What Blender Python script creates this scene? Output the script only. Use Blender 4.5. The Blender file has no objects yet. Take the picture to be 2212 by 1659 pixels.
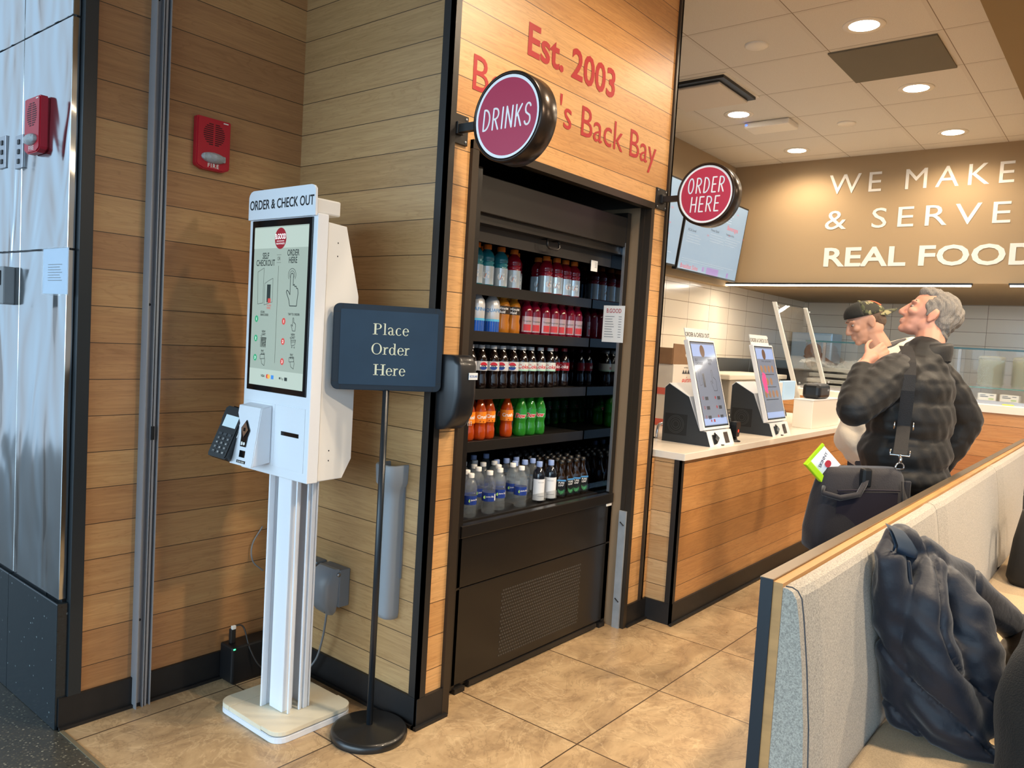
import bpy, bmesh, math, random
from mathutils import Vector, Matrix, Euler
from mathutils.bvhtree import BVHTree
R = math.radians
random.seed(7)
S = bpy.context.scene
COL = S.collection

# ---------------------------------------------------------------- camera
cam_d = bpy.data.cameras.new('camera')
cam = bpy.data.objects.new('camera', cam_d)
COL.objects.link(cam)
cam_d.sensor_fit = 'HORIZONTAL'; cam_d.sensor_width = 36.0
cam_d.lens = 1679.67 / 2212 * 36.0
cam_d.clip_start = 0.02
RX = Vector((0.63088658, -0.77359356, 0.05945692))
UP = Vector((0.0089921, 0.08391716, 0.99643216))
BK = Vector((-0.77582296, -0.62810104, 0.05989844))
m4 = Matrix((RX, UP, BK)).transposed().to_4x4()
m4.translation = Vector((0, 0, 1.45))
cam.matrix_world = m4
S.camera = cam

# ---------------------------------------------------------------- exposure, world, daylight
S.view_settings.view_transform = 'Standard'
S.view_settings.look = 'None'
S.view_settings.gamma = 1.0
S.view_settings.use_curve_mapping = False
S.view_settings.exposure = 0.53
S.cycles.max_bounces = 8
S.cycles.transparent_max_bounces = 24
S.cycles.transmission_bounces = 8
S.cycles.use_denoising = True
S.cycles.sample_clamp_indirect = 4.0

W = bpy.data.worlds.new('world'); S.world = W; W.use_nodes = True
nt = W.node_tree; nt.nodes.clear()
wo = nt.nodes.new('ShaderNodeOutputWorld'); bg = nt.nodes.new('ShaderNodeBackground')
nt.links.new(bg.outputs[0], wo.inputs[0])
tc = nt.nodes.new('ShaderNodeTexCoord'); sx = nt.nodes.new('ShaderNodeSeparateXYZ')
nt.links.new(tc.outputs['Generated'], sx.inputs[0])
# the daylit window side of the terminal lies towards -x
mr = nt.nodes.new('ShaderNodeMapRange'); mr.interpolation_type = 'SMOOTHSTEP'
nt.links.new(sx.outputs[0], mr.inputs[0])
mr.inputs[1].default_value = 0.55; mr.inputs[2].default_value = -0.75
mr.inputs[3].default_value = 0.0; mr.inputs[4].default_value = 1.0
mx = nt.nodes.new('ShaderNodeMix'); mx.data_type = 'RGBA'
nt.links.new(mr.outputs[0], mx.inputs['Factor'])
mx.inputs[6].default_value = (0.26, 0.21, 0.16, 1); mx.inputs[7].default_value = (0.52, 0.74, 0.98, 1)
# brighter band where the tall windows stand, a little above the horizon
mr2 = nt.nodes.new('ShaderNodeMapRange'); mr2.interpolation_type = 'SMOOTHSTEP'
nt.links.new(sx.outputs[0], mr2.inputs[0])
mr2.inputs[1].default_value = -0.72; mr2.inputs[2].default_value = -0.93
mr3 = nt.nodes.new('ShaderNodeMapRange'); mr3.interpolation_type = 'SMOOTHSTEP'
nt.links.new(sx.outputs[2], mr3.inputs[0])
mr3.inputs[1].default_value = -0.12; mr3.inputs[2].default_value = 0.02
mul = nt.nodes.new('ShaderNodeMath'); mul.operation = 'MULTIPLY'
nt.links.new(mr2.outputs[0], mul.inputs[0]); nt.links.new(mr3.outputs[0], mul.inputs[1])
mx2 = nt.nodes.new('ShaderNodeMix'); mx2.data_type = 'RGBA'
nt.links.new(mul.outputs[0], mx2.inputs['Factor'])
nt.links.new(mx.outputs[2], mx2.inputs[6]); mx2.inputs[7].default_value = (3.0, 4.1, 5.0, 1)
nt.links.new(mx2.outputs[2], bg.inputs[0])
bg.inputs[1].default_value = 0.95

def spot(name, loc, power, col, size=R(150), blend=0.6, rad=0.075):
    d = bpy.data.lights.new(name, 'SPOT'); d.energy = power; d.color = col
    d.spot_size = size; d.spot_blend = blend; d.shadow_soft_size = rad
    o = bpy.data.objects.new(name, d); COL.objects.link(o); o.location = loc
    return o

# ---------------------------------------------------------------- mesh helpers
class MB:
    def __init__(s): s.v = []; s.f = []; s.sm = []; s.mi = []
    def add(s, vs, fs, smooth=False, mi=0):
        n = len(s.v); s.v += [tuple(v) for v in vs]
        for f in fs: s.f.append(tuple(n + i for i in f)); s.sm.append(smooth); s.mi.append(mi)
        return s
    def box(s, x0, x1, y0, y1, z0, z1, bev=0.0, seg=2, mi=0):
        if bev <= 0:
            v = [(x0,y0,z0),(x1,y0,z0),(x1,y1,z0),(x0,y1,z0),(x0,y0,z1),(x1,y0,z1),(x1,y1,z1),(x0,y1,z1)]
            return s.add(v, [(0,3,2,1),(4,5,6,7),(0,1,5,4),(1,2,6,5),(2,3,7,6),(3,0,4,7)], mi=mi)
        bm = bmesh.new(); bmesh.ops.create_cube(bm, size=1)
        for v in bm.verts: v.co = Vector(((x0+x1)/2+v.co.x*(x1-x0), (y0+y1)/2+v.co.y*(y1-y0), (z0+z1)/2+v.co.z*(z1-z0)))
        bmesh.ops.bevel(bm, geom=bm.edges[:], offset=bev, segments=seg, affect='EDGES', profile=0.5)
        return s.bm(bm, mi=mi)
    def bm(s, bm, M=None, smooth=False, mi=0):
        bm.verts.index_update()
        vs = [(M @ v.co if M else v.co)[:] for v in bm.verts]
        s.add(vs, [[v.index for v in f.verts] for f in bm.faces], smooth, mi); bm.free(); return s
    def prism(s, poly, axis, a, b, bev=0.0, smooth=False):
        """poly: 2-D points in the two axes other than axis (in xyz order), extruded a..b"""
        def P(p, t):
            return {0: (t, p[0], p[1]), 1: (p[0], t, p[1]), 2: (p[0], p[1], t)}[axis]
        n = len(poly)
        bm = bmesh.new()
        lo = [bm.verts.new(P(p, a)) for p in poly]; hi = [bm.verts.new(P(p, b)) for p in poly]
        f0 = bm.faces.new(lo); f1 = bm.faces.new(hi[::-1])
        for i in range(n): bm.faces.new((lo[i], hi[i], hi[(i+1) % n], lo[(i+1) % n]))
        bmesh.ops.recalc_face_normals(bm, faces=bm.faces[:])
        if bev > 0:
            bmesh.ops.bevel(bm, geom=list(set(f0.edges) | set(f1.edges)), offset=bev, segments=2, affect='EDGES')
        return s.bm(bm, smooth=smooth)
    def tube(s, pts, r, n=10, caps=True):
        pts = [Vector(p) for p in pts]; rs = r if isinstance(r, (list, tuple)) else [r]*len(pts)
        rings = []; prev = None
        for i, p in enumerate(pts):
            t = (pts[min(i+1, len(pts)-1)] - pts[max(i-1, 0)]).normalized()
            if prev is None:
                a = Vector((0,0,1)) if abs(t.z) < 0.9 else Vector((1,0,0))
                u = t.cross(a).normalized()
            else:
                u = (prev - t*prev.dot(t)).normalized()
            prev = u; w = t.cross(u)
            rings.append([p + (u*math.cos(k*2*math.pi/n) + w*math.sin(k*2*math.pi/n))*rs[i] for k in range(n)])
        vs = [v for g in rings for v in g]; fs = []
        for i in range(len(pts)-1):
            for k in range(n):
                a, b = i*n+k, i*n+(k+1) % n
                fs.append((a, b, b+n, a+n))
        if caps: fs += [tuple(range(n))[::-1], tuple((len(pts)-1)*n+k for k in range(n))]
        return s.add(vs, fs, True)
    def lathe(s, prof, c=(0,0,0), n=20, sq=0.0, caps=True):
        """prof: (r, z) pairs; sq>0 squares the section off"""
        vs = []; fs = []
        for r, z in prof:
            for k in range(n):
                a = (k+0.5)*2*math.pi/n
                q = 1.0
                if sq: q = 1/max(abs(math.cos(a)), abs(math.sin(a)))**sq
                vs.append((c[0]+r*q*math.cos(a), c[1]+r*q*math.sin(a), c[2]+z))
        for i in range(len(prof)-1):
            for k in range(n):
                a, b = i*n+k, i*n+(k+1) % n
                fs.append((a, b, b+n, a+n))
        s.add(vs, fs, True)
        m = len(prof)-1
        if not caps: return s
        if prof[0][0] > 1e-4: s.add(vs[:n], [tuple(range(n))[::-1]])
        if prof[m][0] > 1e-4: s.add(vs[m*n:], [tuple(range(n))])
        return s
    def ell(s, c, r, rot=None, u=16, v=10):
        bm = bmesh.new(); bmesh.ops.create_uvsphere(bm, u_segments=u, v_segments=v, radius=1)
        M = Matrix.Translation(c) @ (rot.to_matrix().to_4x4() if rot else Matrix()) @ Matrix.Diagonal((*r, 1))
        return s.bm(bm, M, True)
    def cap(s, a, ra, b, rb, n=12):
        a = Vector(a); b = Vector(b); d = b-a; L = d.length; d.normalize(); pts = []; rs = []
        for k in range(4): t = math.pi/2*(1-k/4); pts.append(a-d*ra*math.sin(t)); rs.append(max(ra*math.cos(t), 1e-4))
        pts.append(a); rs.append(ra); pts.append(b); rs.append(rb)
        for k in range(1, 5): t = math.pi/2*k/4; pts.append(b+d*rb*math.sin(t)); rs.append(max(rb*math.cos(t), 1e-4))
        return s.tube(pts, rs, n)
    def chain(s, pts, rs, n=12):
        for i in range(len(pts)-1): s.cap(pts[i], rs[i], pts[i+1], rs[i+1], n)
        return s
    def grid(s, P, smooth=True, closed=False):
        m, n = len(P), len(P[0]); vs = [p for row in P for p in row]; fs = []
        for i in range(m-1):
            for k in range(n if closed else n-1):
                a, b = i*n+k, i*n+(k+1) % n; fs.append((a, b, b+n, a+n))
        return s.add(vs, fs, smooth)
    def ribbon(s, pts, w, o, u, v, rnd=True):
        """flat stroke of width w through 2-D pts, in the plane o + u*x + v*y"""
        o = Vector(o); u = Vector(u); v = Vector(v); h = w/2
        for i in range(len(pts)-1):
            a = Vector(pts[i]); b = Vector(pts[i+1]); d = (b-a)
            if d.length < 1e-6: continue
            d.normalize(); nn = Vector((-d.y, d.x))*h
            q = [a-nn, b-nn, b+nn, a+nn]
            s.add([o+u*p.x+v*p.y for p in q], [(0,1,2,3)])
        if rnd:
            for p in pts:
                q = [(p[0]+h*math.cos(k*math.pi/4), p[1]+h*math.sin(k*math.pi/4)) for k in range(8)]
                s.add([o+u*a+v*b for a, b in q], [tuple(range(8))])
        return s
    def disc(s, c, r, o, u, v, n=40, ri=0.0, ry=None):
        o = Vector(o); u = Vector(u); v = Vector(v); ry = ry or r
        ring = [(math.cos(k*2*math.pi/n), math.sin(k*2*math.pi/n)) for k in range(n)]
        P = lambda a, b: o+u*a+v*b
        vs = [P(c[0]+r*a, c[1]+ry*b) for a, b in ring]
        if ri <= 0: return s.add(vs, [tuple(range(n))])
        vs += [P(c[0]+ri*a, c[1]+ri*ry/r*b) for a, b in ring]
        return s.add(vs, [(k, (k+1) % n, n+(k+1) % n, n+k) for k in range(n)])
    def rect(s, x0, x1, y0, y1, o, u, v):
        o = Vector(o); u = Vector(u); v = Vector(v)
        return s.add([o+u*a+v*b for a, b in ((x0,y0),(x1,y0),(x1,y1),(x0,y1))], [(0,1,2,3)])
    def text(s, body, size, o, u, v, align='CENTER', bold=0.0, sx=1.0, space=1.0, shear=0.0, bend=None):
        vs, fs = text_mesh(body, bold, space, shear)
        w = max((p[0] for p in vs), default=0); x0 = min((p[0] for p in vs), default=0)
        off = {'CENTER': -(w+x0)/2, 'LEFT': -x0, 'RIGHT': -w}[align]
        o = Vector(o); u = Vector(u); v = Vector(v); out = []
        for p in vs:
            a, b = (p[0]+off)*size*sx, p[1]*size
            out.append(bend(a, b) if bend else o+u*a+v*b)
        return s.add(out, fs)
    def build(s, name, mat=None, parent=None, world=False, loc=None, flip=False):
        me = bpy.data.meshes.new(name)
        off = Vector((0,0,0))
        if world and parent: off = parent['_w'].copy() if False else Vector(WL[parent.name])
        me.from_pydata([tuple(Vector(v)-off) for v in s.v], [], s.f if not flip else [f[::-1] for f in s.f])
        me.polygons.foreach_set('use_smooth', s.sm)
        mats = mat if isinstance(mat, (list, tuple)) else [mat]
        for m in mats:
            if m: me.materials.append(m)
        if len(mats) > 1: me.polygons.foreach_set('material_index', s.mi)
        me.update()
        o = bpy.data.objects.new(name, me); COL.objects.link(o)
        if parent: o.parent = parent
        if loc: o.location = loc
        WL[o.name] = WL[parent.name] if parent else (loc or (0,0,0))
        return o
WL = {}
_tc = {}
def text_mesh(body, bold, space, shear):
    k = (body, bold, space, shear)
    if k not in _tc:
        c = bpy.data.curves.new('t', 'FONT'); c.body = body; c.size = 1.0; c.offset = bold; c.resolution_u = 3
        c.space_character = space; c.shear = shear; c.space_line = 0.95
        o = bpy.data.objects.new('t', c); COL.objects.link(o)
        bpy.context.view_layer.update()
        me = bpy.data.meshes.new_from_object(o.evaluated_get(bpy.context.evaluated_depsgraph_get()))
        _tc[k] = ([v.co[:] for v in me.vertices], [tuple(p.vertices) for p in me.polygons])
        bpy.data.objects.remove(o); bpy.data.curves.remove(c); bpy.data.meshes.remove(me)
    return _tc[k]
def blob(mb, name, mat, parent=None, voxel=0.01, smooth=6, fn=None, world=False, loc=None):
    """fuse overlapping solids of mb into one continuous skin"""
    me = bpy.data.meshes.new('tmp'); me.from_pydata([tuple(v) for v in mb.v], [], mb.f); me.update()
    o = bpy.data.objects.new('tmp', me); COL.objects.link(o)
    r = o.modifiers.new('r', 'REMESH'); r.mode = 'VOXEL'; r.voxel_size = voxel
    if smooth:
        q = o.modifiers.new('s', 'SMOOTH'); q.factor = 0.5; q.iterations = smooth
    bpy.context.view_layer.update()
    ne = bpy.data.meshes.new_from_object(o.evaluated_get(bpy.context.evaluated_depsgraph_get()))
    bpy.data.objects.remove(o); bpy.data.meshes.remove(me)
    if fn:
        nv = [(v.co.copy(), v.normal.copy()) for v in ne.vertices]
        for v, (c, n) in zip(ne.vertices, nv): v.co = fn(c, n)
    out = MB(); out.v = [v.co[:] for v in ne.vertices]; out.f = [tuple(p.vertices) for p in ne.polygons]
    out.sm = [True]*len(out.f); out.mi = [0]*len(out.f)
    bpy.data.meshes.remove(ne)
    ob = out.build(name, mat, parent, world, loc)
    return ob
def tag(o, label=None, cat=None, group=None, kind=None):
    if label: o['label'] = label
    if cat: o['category'] = cat
    if group: o['group'] = group
    if kind: o['kind'] = kind
    return o
def thing(name, label, cat, loc=(0,0,0), rz=0.0, group=None):
    o = bpy.data.objects.new(name, None); COL.objects.link(o); o.empty_display_size = 0.05
    o.location = loc; o.rotation_euler = (0, 0, rz); WL[o.name] = loc
    return tag(o, label, cat, group)
def struct(name, mb, mat):
    return tag(mb.build(name, mat), kind='structure')
def copy_tree(o, parent=None):
    c = o.copy(); COL.objects.link(c); c.parent = parent
    WL[c.name] = WL.get(o.name, (0,0,0))
    for ch in [x for x in o.children]: copy_tree(ch, c)
    return c

# ---------------------------------------------------------------- materials
def srgb(h):
    def f(c): c /= 255; return c/12.92 if c <= 0.04045 else ((c+0.055)/1.055)**2.4
    return tuple(f(int(h[i:i+2], 16)) for i in (0, 2, 4)) + (1.0,)
_mc = {}
def M_(name, col, rough=0.5, metal=0.0, emit=None, es=0.0, trans=0.0, ior=1.45, alpha=1.0, bump=0.0, bscale=200.0, coat=0.0, spec=0.5, sheen=0.0, var=0.0, vscale=20.0, stretch=(1,1,1)):
    if name in _mc: return _mc[name]
    m = bpy.data.materials.new(name); m.use_nodes = True
    N = m.node_tree.nodes; L = m.node_tree.links; b = N['Principled BSDF']
    c = srgb(col) if isinstance(col, str) else col
    b.inputs['Base Color'].default_value = c; b.inputs['Roughness'].default_value = rough
    b.inputs['Metallic'].default_value = metal; b.inputs['IOR'].default_value = ior
    b.inputs['Transmission Weight'].default_value = trans; b.inputs['Alpha'].default_value = alpha
    b.inputs['Specular IOR Level'].default_value = spec
    if coat: b.inputs['Coat Weight'].default_value = coat; b.inputs['Coat Roughness'].default_value = 0.1
    if sheen: b.inputs['Sheen Weight'].default_value = sheen
    if emit: b.inputs['Emission Color'].default_value = srgb(emit) if isinstance(emit, str) else emit; b.inputs['Emission Strength'].default_value = es
    if bump or var:
        t = N.new('ShaderNodeTexCoord'); mp = N.new('ShaderNodeMapping'); mp.inputs['Scale'].default_value = stretch
        L.new(t.outputs['Object'], mp.inputs[0])
    if bump:
        n = N.new('ShaderNodeTexNoise'); n.inputs['Scale'].default_value = bscale; n.inputs['Detail'].default_value = 4
        L.new(mp.outputs[0], n.inputs['Vector'])
        k = N.new('ShaderNodeBump'); k.inputs['Strength'].default_value = bump; k.inputs['Distance'].default_value = 0.01
        L.new(n.outputs['Fac'], k.inputs['Height']); L.new(k.outputs[0], b.inputs['Normal'])
    if var:
        n2 = N.new('ShaderNodeTexNoise'); n2.inputs['Scale'].default_value = vscale; n2.inputs['Detail'].default_value = 5
        L.new(mp.outputs[0], n2.inputs['Vector'])
        r = N.new('ShaderNodeMapRange'); r.inputs[1].default_value = 0.3; r.inputs[2].default_value = 0.7
        r.inputs[3].default_value = 1-var; r.inputs[4].default_value = 1+var
        L.new(n2.outputs['Fac'], r.inputs[0])
        h = N.new('ShaderNodeHueSaturation'); h.inputs['Color'].default_value = c
        L.new(r.outputs[0], h.inputs['Value']); L.new(h.outputs[0], b.inputs['Base Color'])
    _mc[name] = m
    return m
def nodes(name, rough=0.5):
    m = bpy.data.materials.new(name); m.use_nodes = True
    N = m.node_tree.nodes; L = m.node_tree.links; b = N['Principled BSDF']; b.inputs['Roughness'].default_value = rough
    t = N.new('ShaderNodeTexCoord')
    def mk(ty, **kw):
        n = N.new('ShaderNode'+ty)
        for k, v in kw.items():
            if k in ('operation', 'data_type', 'blend_type', 'noise_dimensions', 'interpolation_type', 'feature', 'distance'): setattr(n, k, v)
        return n
    def math_(op, a, bb=None, c=None):
        n = N.new('ShaderNodeMath'); n.operation = op
        for i, x in enumerate((a, bb, c)):
            if x is None: continue
            if hasattr(x, 'links'): L.new(x, n.inputs[i])
            else: n.inputs[i].default_value = x
        return n.outputs[0]
    def noise(vec, scale, detail=4, dist=0.0, rough_=0.55):
        n = N.new('ShaderNodeTexNoise'); n.inputs['Scale'].default_value = scale; n.inputs['Detail'].default_value = detail
        n.inputs['Distortion'].default_value = dist; n.inputs['Roughness'].default_value = rough_
        L.new(vec, n.inputs['Vector']); return n.outputs['Fac']
    def ramp(fac, stops):
        n = N.new('ShaderNodeValToRGB'); e = n.color_ramp.elements
        e[0].position, e[0].color = stops[0]; e[1].position, e[1].color = stops[-1]
        for p, c in stops[1:-1]:
            q = e.new(p); q.color = c
        L.new(fac, n.inputs[0]); return n.outputs[0]
    def mapping(vec, sc=(1,1,1), lo=(0,0,0)):
        n = N.new('ShaderNodeMapping'); n.inputs['Scale'].default_value = sc; n.inputs['Location'].default_value = lo
        L.new(vec, n.inputs[0]); return n.outputs[0]
    def mix(f, a, bb, blend='MIX'):
        n = N.new('ShaderNodeMix'); n.data_type = 'RGBA'; n.blend_type = blend
        for i, x in ((0, f), (6, a), (7, bb)):
            if hasattr(x, 'links'): L.new(x, n.inputs[i])
            else: n.inputs[i].default_value = x
        return n.outputs[2]
    def xyz(vec):
        n = N.new('ShaderNodeSeparateXYZ'); L.new(vec, n.inputs[0]); return n.outputs
    def comb(x, y, z):
        n = N.new('ShaderNodeCombineXYZ')
        for i, q in enumerate((x, y, z)):
            if hasattr(q, 'links'): L.new(q, n.inputs[i])
            else: n.inputs[i].default_value = q
        return n.outputs[0]
    def bump(h, st, d=0.01):
        k = N.new('ShaderNodeBump'); k.inputs['Strength'].default_value = st; k.inputs['Distance'].default_value = d
        L.new(h, k.inputs['Height']); L.new(k.outputs[0], b.inputs['Normal'])
    return m, b, t.outputs['Object'], dict(math=math_, noise=noise, ramp=ramp, map=mapping, mix=mix, xyz=xyz, comb=comb, bump=bump, L=L, N=N)

def wood_planks(name, axis, pitch, z0, tones, seed=0.0, coat=0.25, grain=1.0):
    """boards along axis (0=x, 1=y), seams at z0 + k*pitch; tones: dark, mid, light"""
    m, b, co, q = nodes(name, 0.42)
    s = q['xyz'](co); al = s[axis]
    zz = q['math']('DIVIDE', q['math']('SUBTRACT', s[2], z0), pitch)
    idx = q['math']('FLOOR', zz); fr = q['math']('FRACT', zz)
    wn = q['N'].new('ShaderNodeTexWhiteNoise'); wn.noise_dimensions = '1D'
    q['L'].new(q['math']('ADD', idx, 3.7+seed), wn.inputs['W'])
    w1 = wn.outputs['Value']
    # long fibres plus broad cathedral figure, different on each board
    v = q['comb'](q['math']('ADD', al, q['math']('MULTIPLY', w1, 37.0)), q['math']('MULTIPLY', w1, 11.0), s[2])
    fine = q['noise'](q['map'](v, (6, 1, 170)), 1.0, 5, 0.4)
    fig = q['noise'](q['map'](v, (1.6, 1, 17)), 1.0, 3, 1.6)
    wv = q['math']('FRACT', q['math']('MULTIPLY', fig, 9.0))
    wv = q['math']('ABSOLUTE', q['math']('SUBTRACT', wv, 0.5))
    tone = q['math']('ADD', q['math']('MULTIPLY', w1, 0.75), q['math']('MULTIPLY', q['math']('SUBTRACT', fig, 0.5), 0.9))
    colr = q['ramp'](tone, [(0.05, srgb(tones[0])), (0.42, srgb(tones[1])), (0.85, srgb(tones[2]))])
    g1 = q['ramp'](fine, [(0.32, (0.80,0.76,0.72,1)), (0.62, (1.03,1.03,1.03,1))])
    colr = q['mix'](0.75*grain, colr, g1, 'MULTIPLY')
    g2 = q['ramp'](wv, [(0.0, (0.80,0.74,0.68,1)), (0.16, (1,1,1,1))])
    colr = q['mix'](0.6*grain, colr, g2, 'MULTIPLY')
    seam = q['math']('LESS_THAN', q['math']('ABSOLUTE', q['math']('SUBTRACT', fr, 0.5)), 0.5-0.010)
    colr = q['mix'](q['math']('SUBTRACT', 1.0, seam), colr, srgb('35210f'))
    q['L'].new(colr, b.inputs['Base Color'])
    b.inputs['Coat Weight'].default_value = coat; b.inputs['Coat Roughness'].default_value = 0.35
    q['bump'](seam, 0.5, 0.002)
    return m
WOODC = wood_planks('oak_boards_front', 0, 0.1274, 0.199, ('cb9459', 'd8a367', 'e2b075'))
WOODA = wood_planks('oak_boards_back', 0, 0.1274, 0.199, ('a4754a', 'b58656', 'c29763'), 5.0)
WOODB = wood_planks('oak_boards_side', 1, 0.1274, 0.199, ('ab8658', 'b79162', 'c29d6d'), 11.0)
WOODK = wood_planks('oak_boards_counter', 0, 0.1304, 0.1945, ('bb8249', 'c88e54', 'd49e63'), 3.0)
WOODKS = wood_planks('oak_boards_counter_side', 1, 0.1304, 0.1945, ('b48c5e', 'c09a6c', 'cfae82'), 8.0)
WOODF = wood_planks('oak_boards_far', 1, 0.1304, 0.1945, ('b27440', 'c28750', 'cf9a64'), 2.0)
BLK = M_('black_trim', '24211f', 0.42, bump=0.03, bscale=90)
DBR = M_('bronze_trim', '3a3128', 0.38, metal=0.3)
BASE = M_('black_base', '1d1b1b', 0.5, var=0.12, vscale=30)
WHITE = M_('white_metal', 'e9e9ea', 0.35)
WHT2 = M_('white_plastic', 'e4e2de', 0.45)
DARK = M_('dark_plastic', '17181a', 0.4, bump=0.02, bscale=300)
BLKG = M_('black_gloss', '0d0e10', 0.12)
CHROME = M_('chrome', 'd8d8da', 0.12, 1.0)
ALU = M_('brushed_aluminium', 'a9abb0', 0.36, 0.85, bump=0.04, bscale=60, stretch=(40,40,0.5))
GREYP = M_('grey_plastic', '87898b', 0.5)
RED = M_('alarm_red', 'b8182c', 0.38)
LTR = M_('white_letter', 'ece8e0', 0.5)
TXT = M_('black_ink', '15161a', 0.6)
GREYTX = M_('grey_ink', '6d7278', 0.6)
REDTX = M_('red_ink', 'b3282d', 0.5)
GLASS = M_('clear_glass', 'f4fbfa', 0.02, trans=1.0, ior=1.45, alpha=0.28)
ACRYL = M_('clear_acrylic', 'f2f6f5', 0.03, trans=1.0, ior=1.2, alpha=0.22)
GEDGE = M_('glass_edge', '2b4a52', 0.2)
PAPER = M_('paper', 'eeeeec', 0.6)
# ================================================================ setting
def tile_floor():
    m, b, co, q = nodes('stone_floor_tiles', 0.22)
    s = q['xyz'](co)
    def cell(a, o, p):
        t = q['math']('DIVIDE', q['math']('SUBTRACT', a, o), p)
        return q['math']('FLOOR', t), q['math']('ABSOLUTE', q['math']('SUBTRACT', q['math']('FRACT', t), 0.5))
    ix, fx = cell(s[0], 2.315, 0.6125); iy, fy = cell(s[1], 1.473, 0.6125)
    wn = q['N'].new('ShaderNodeTexWhiteNoise'); wn.noise_dimensions = '2D'
    q['L'].new(q['comb'](ix, iy, 0), wn.inputs['Vector'])
    off = q['math']('MULTIPLY', wn.outputs['Value'], 23.0)
    v = q['comb'](q['math']('ADD', s[0], off), q['math']('ADD', s[1], off), 0)
    a = q['noise'](q['map'](v, (2.0, 5.0, 1)), 1.3, 6, 0.9, 0.62)
    c1 = q['ramp'](a, [(0.30, srgb('9a8062')), (0.48, srgb('b89b76')), (0.68, srgb('ccb088'))])
    bb = q['noise'](v, 5.5, 8, 2.2, 0.7)
    c1 = q['mix'](0.35, c1, q['ramp'](bb, [(0.38, (0.62,0.58,0.53,1)), (0.58, (1.1,1.1,1.08,1))]), 'MULTIPLY')
    vein = q['math']('ABSOLUTE', q['math']('SUBTRACT', q['noise'](v, 2.6, 5, 1.6, 0.6), 0.5))
    c1 = q['mix'](q['ramp'](vein, [(0.0, (0.32,)*3+(1,)), (0.018, (0,0,0,1))]), c1, srgb('e8cda2'))
    dk = q['math']('ABSOLUTE', q['math']('SUBTRACT', q['noise'](q['map'](v, (1,1,1), (5,9,0)), 3.4, 6, 2.0, 0.65), 0.53))
    c1 = q['mix'](q['ramp'](dk, [(0.0, (0.35,)*3+(1,)), (0.02, (0,0,0,1))]), c1, srgb('6b543d'))
    g = q['math']('MAXIMUM', q['math']('GREATER_THAN', fx, 0.5-0.0045), q['math']('GREATER_THAN', fy, 0.5-0.0045))
    c1 = q['mix'](g, c1, srgb('4d3b2c'))
    q['L'].new(c1, b.inputs['Base Color'])
    r = q['math']('MULTIPLY_ADD', a, 0.25, 0.18); q['L'].new(r, b.inputs['Roughness'])
    q['bump'](q['math']('SUBTRACT', 1.0, g), 0.3, 0.002)
    return m
def terrazzo(name, base, specks, scale, rough):
    m, b, co, q = nodes(name, rough)
    vo = q['N'].new('ShaderNodeTexVoronoi'); vo.inputs['Scale'].default_value = scale
    q['L'].new(co, vo.inputs['Vector'])
    w = q['xyz'](vo.outputs['Color'])[0]
    col = q['ramp'](w, [(0.0, srgb(base))]+specks+[(1.0, srgb(base))])
    d = q['math']('LESS_THAN', vo.outputs['Distance'], 0.42)
    col = q['mix'](d, srgb(base), col)
    q['L'].new(col, b.inputs['Base Color'])
    return m
TERR = terrazzo('dark_terrazzo', '45433c', [(0.35, srgb('4b4840')), (0.6, srgb('66604f')), (0.8, srgb('2a2925')), (0.93, srgb('a39c86'))], 120, 0.3)
GRAN = terrazzo('dark_granite', '20272b', [(0.6, srgb('252d32')), (0.86, srgb('1b2023')), (0.985, srgb('222a2f')), (0.992, srgb('8a9696'))], 110, 0.14)
struct('floor', MB().box(1.098, 13, -7, 3.6, -0.1, 0), tile_floor())
struct('floor', MB().box(-9, 1.085, -7, 9, -0.1, 0), TERR)
struct('trim_1', MB().box(1.085, 1.098, -7, 2.80, -0.1, 0.003), M_('floor_strip', '8d8066', 0.4, 0.4))

# niche walls
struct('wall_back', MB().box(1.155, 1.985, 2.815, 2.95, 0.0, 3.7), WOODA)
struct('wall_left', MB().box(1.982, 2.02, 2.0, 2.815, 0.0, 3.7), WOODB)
mb = MB()
mb.box(1.982, 2.122, 1.965, 2.0, 0, 3.7); mb.box(3.44, 3.607, 1.965, 2.0, 0, 3.7); mb.box(2.122, 3.44, 1.965, 2.0, 2.13, 3.7)
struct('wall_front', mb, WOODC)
# enclosure of the cooler bay (dark lining) and the kitchen side of the partition
mb = MB(); mb.box(2.10, 2.118, 2.0, 2.95, 0, 2.6); mb.box(3.44, 3.607, 2.0, 2.95, 0, 3.7); mb.box(2.118, 3.44, 2.93, 2.95, 0, 2.6); mb.box(2.118, 3.44, 2.0, 2.95, 2.35, 2.38)
struct('wall_cooler_bay', mb, M_('bay_lining', '4a4038', 0.7))
struct('wall_front_reveal', MB().box(3.418, 3.44, 1.995, 2.35, 0, 2.13), M_('raw_jamb_wood', '8d765c', 0.6, var=0.15, vscale=12, stretch=(1,1,0.05)))
# corner trims
struct('trim_2', MB().box(1.972, 1.984, 1.953, 2.0, 0.0, 3.7).box(1.972, 2.012, 1.953, 1.967, 0.0, 3.7), BLK)
struct('trim_3', MB().box(3.582, 3.612, 1.953, 1.967, 0.112, 3.7).box(3.600, 3.612, 1.953, 2.0, 0.112, 3.7), DBR)
struct('trim_4', MB().box(1.112, 1.156, 2.800, 2.95, 0.112, 3.7, 0.002), M_('dark_corner_trim', '23292d', 0.35))
# cooler opening frame
mb = MB(); mb.box(2.105, 2.140, 1.950, 1.99, 0, 2.155); mb.box(3.422, 3.452, 1.950, 1.99, 0, 2.155); mb.box(2.105, 3.452, 1.949, 1.99, 2.125, 2.157)
mb.box(2.128, 2.140, 1.98, 2.05, 0, 2.13); mb.box(3.416, 3.424, 1.985, 2.008, 0, 2.13)
struct('trim_5', mb, DBR)
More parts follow.
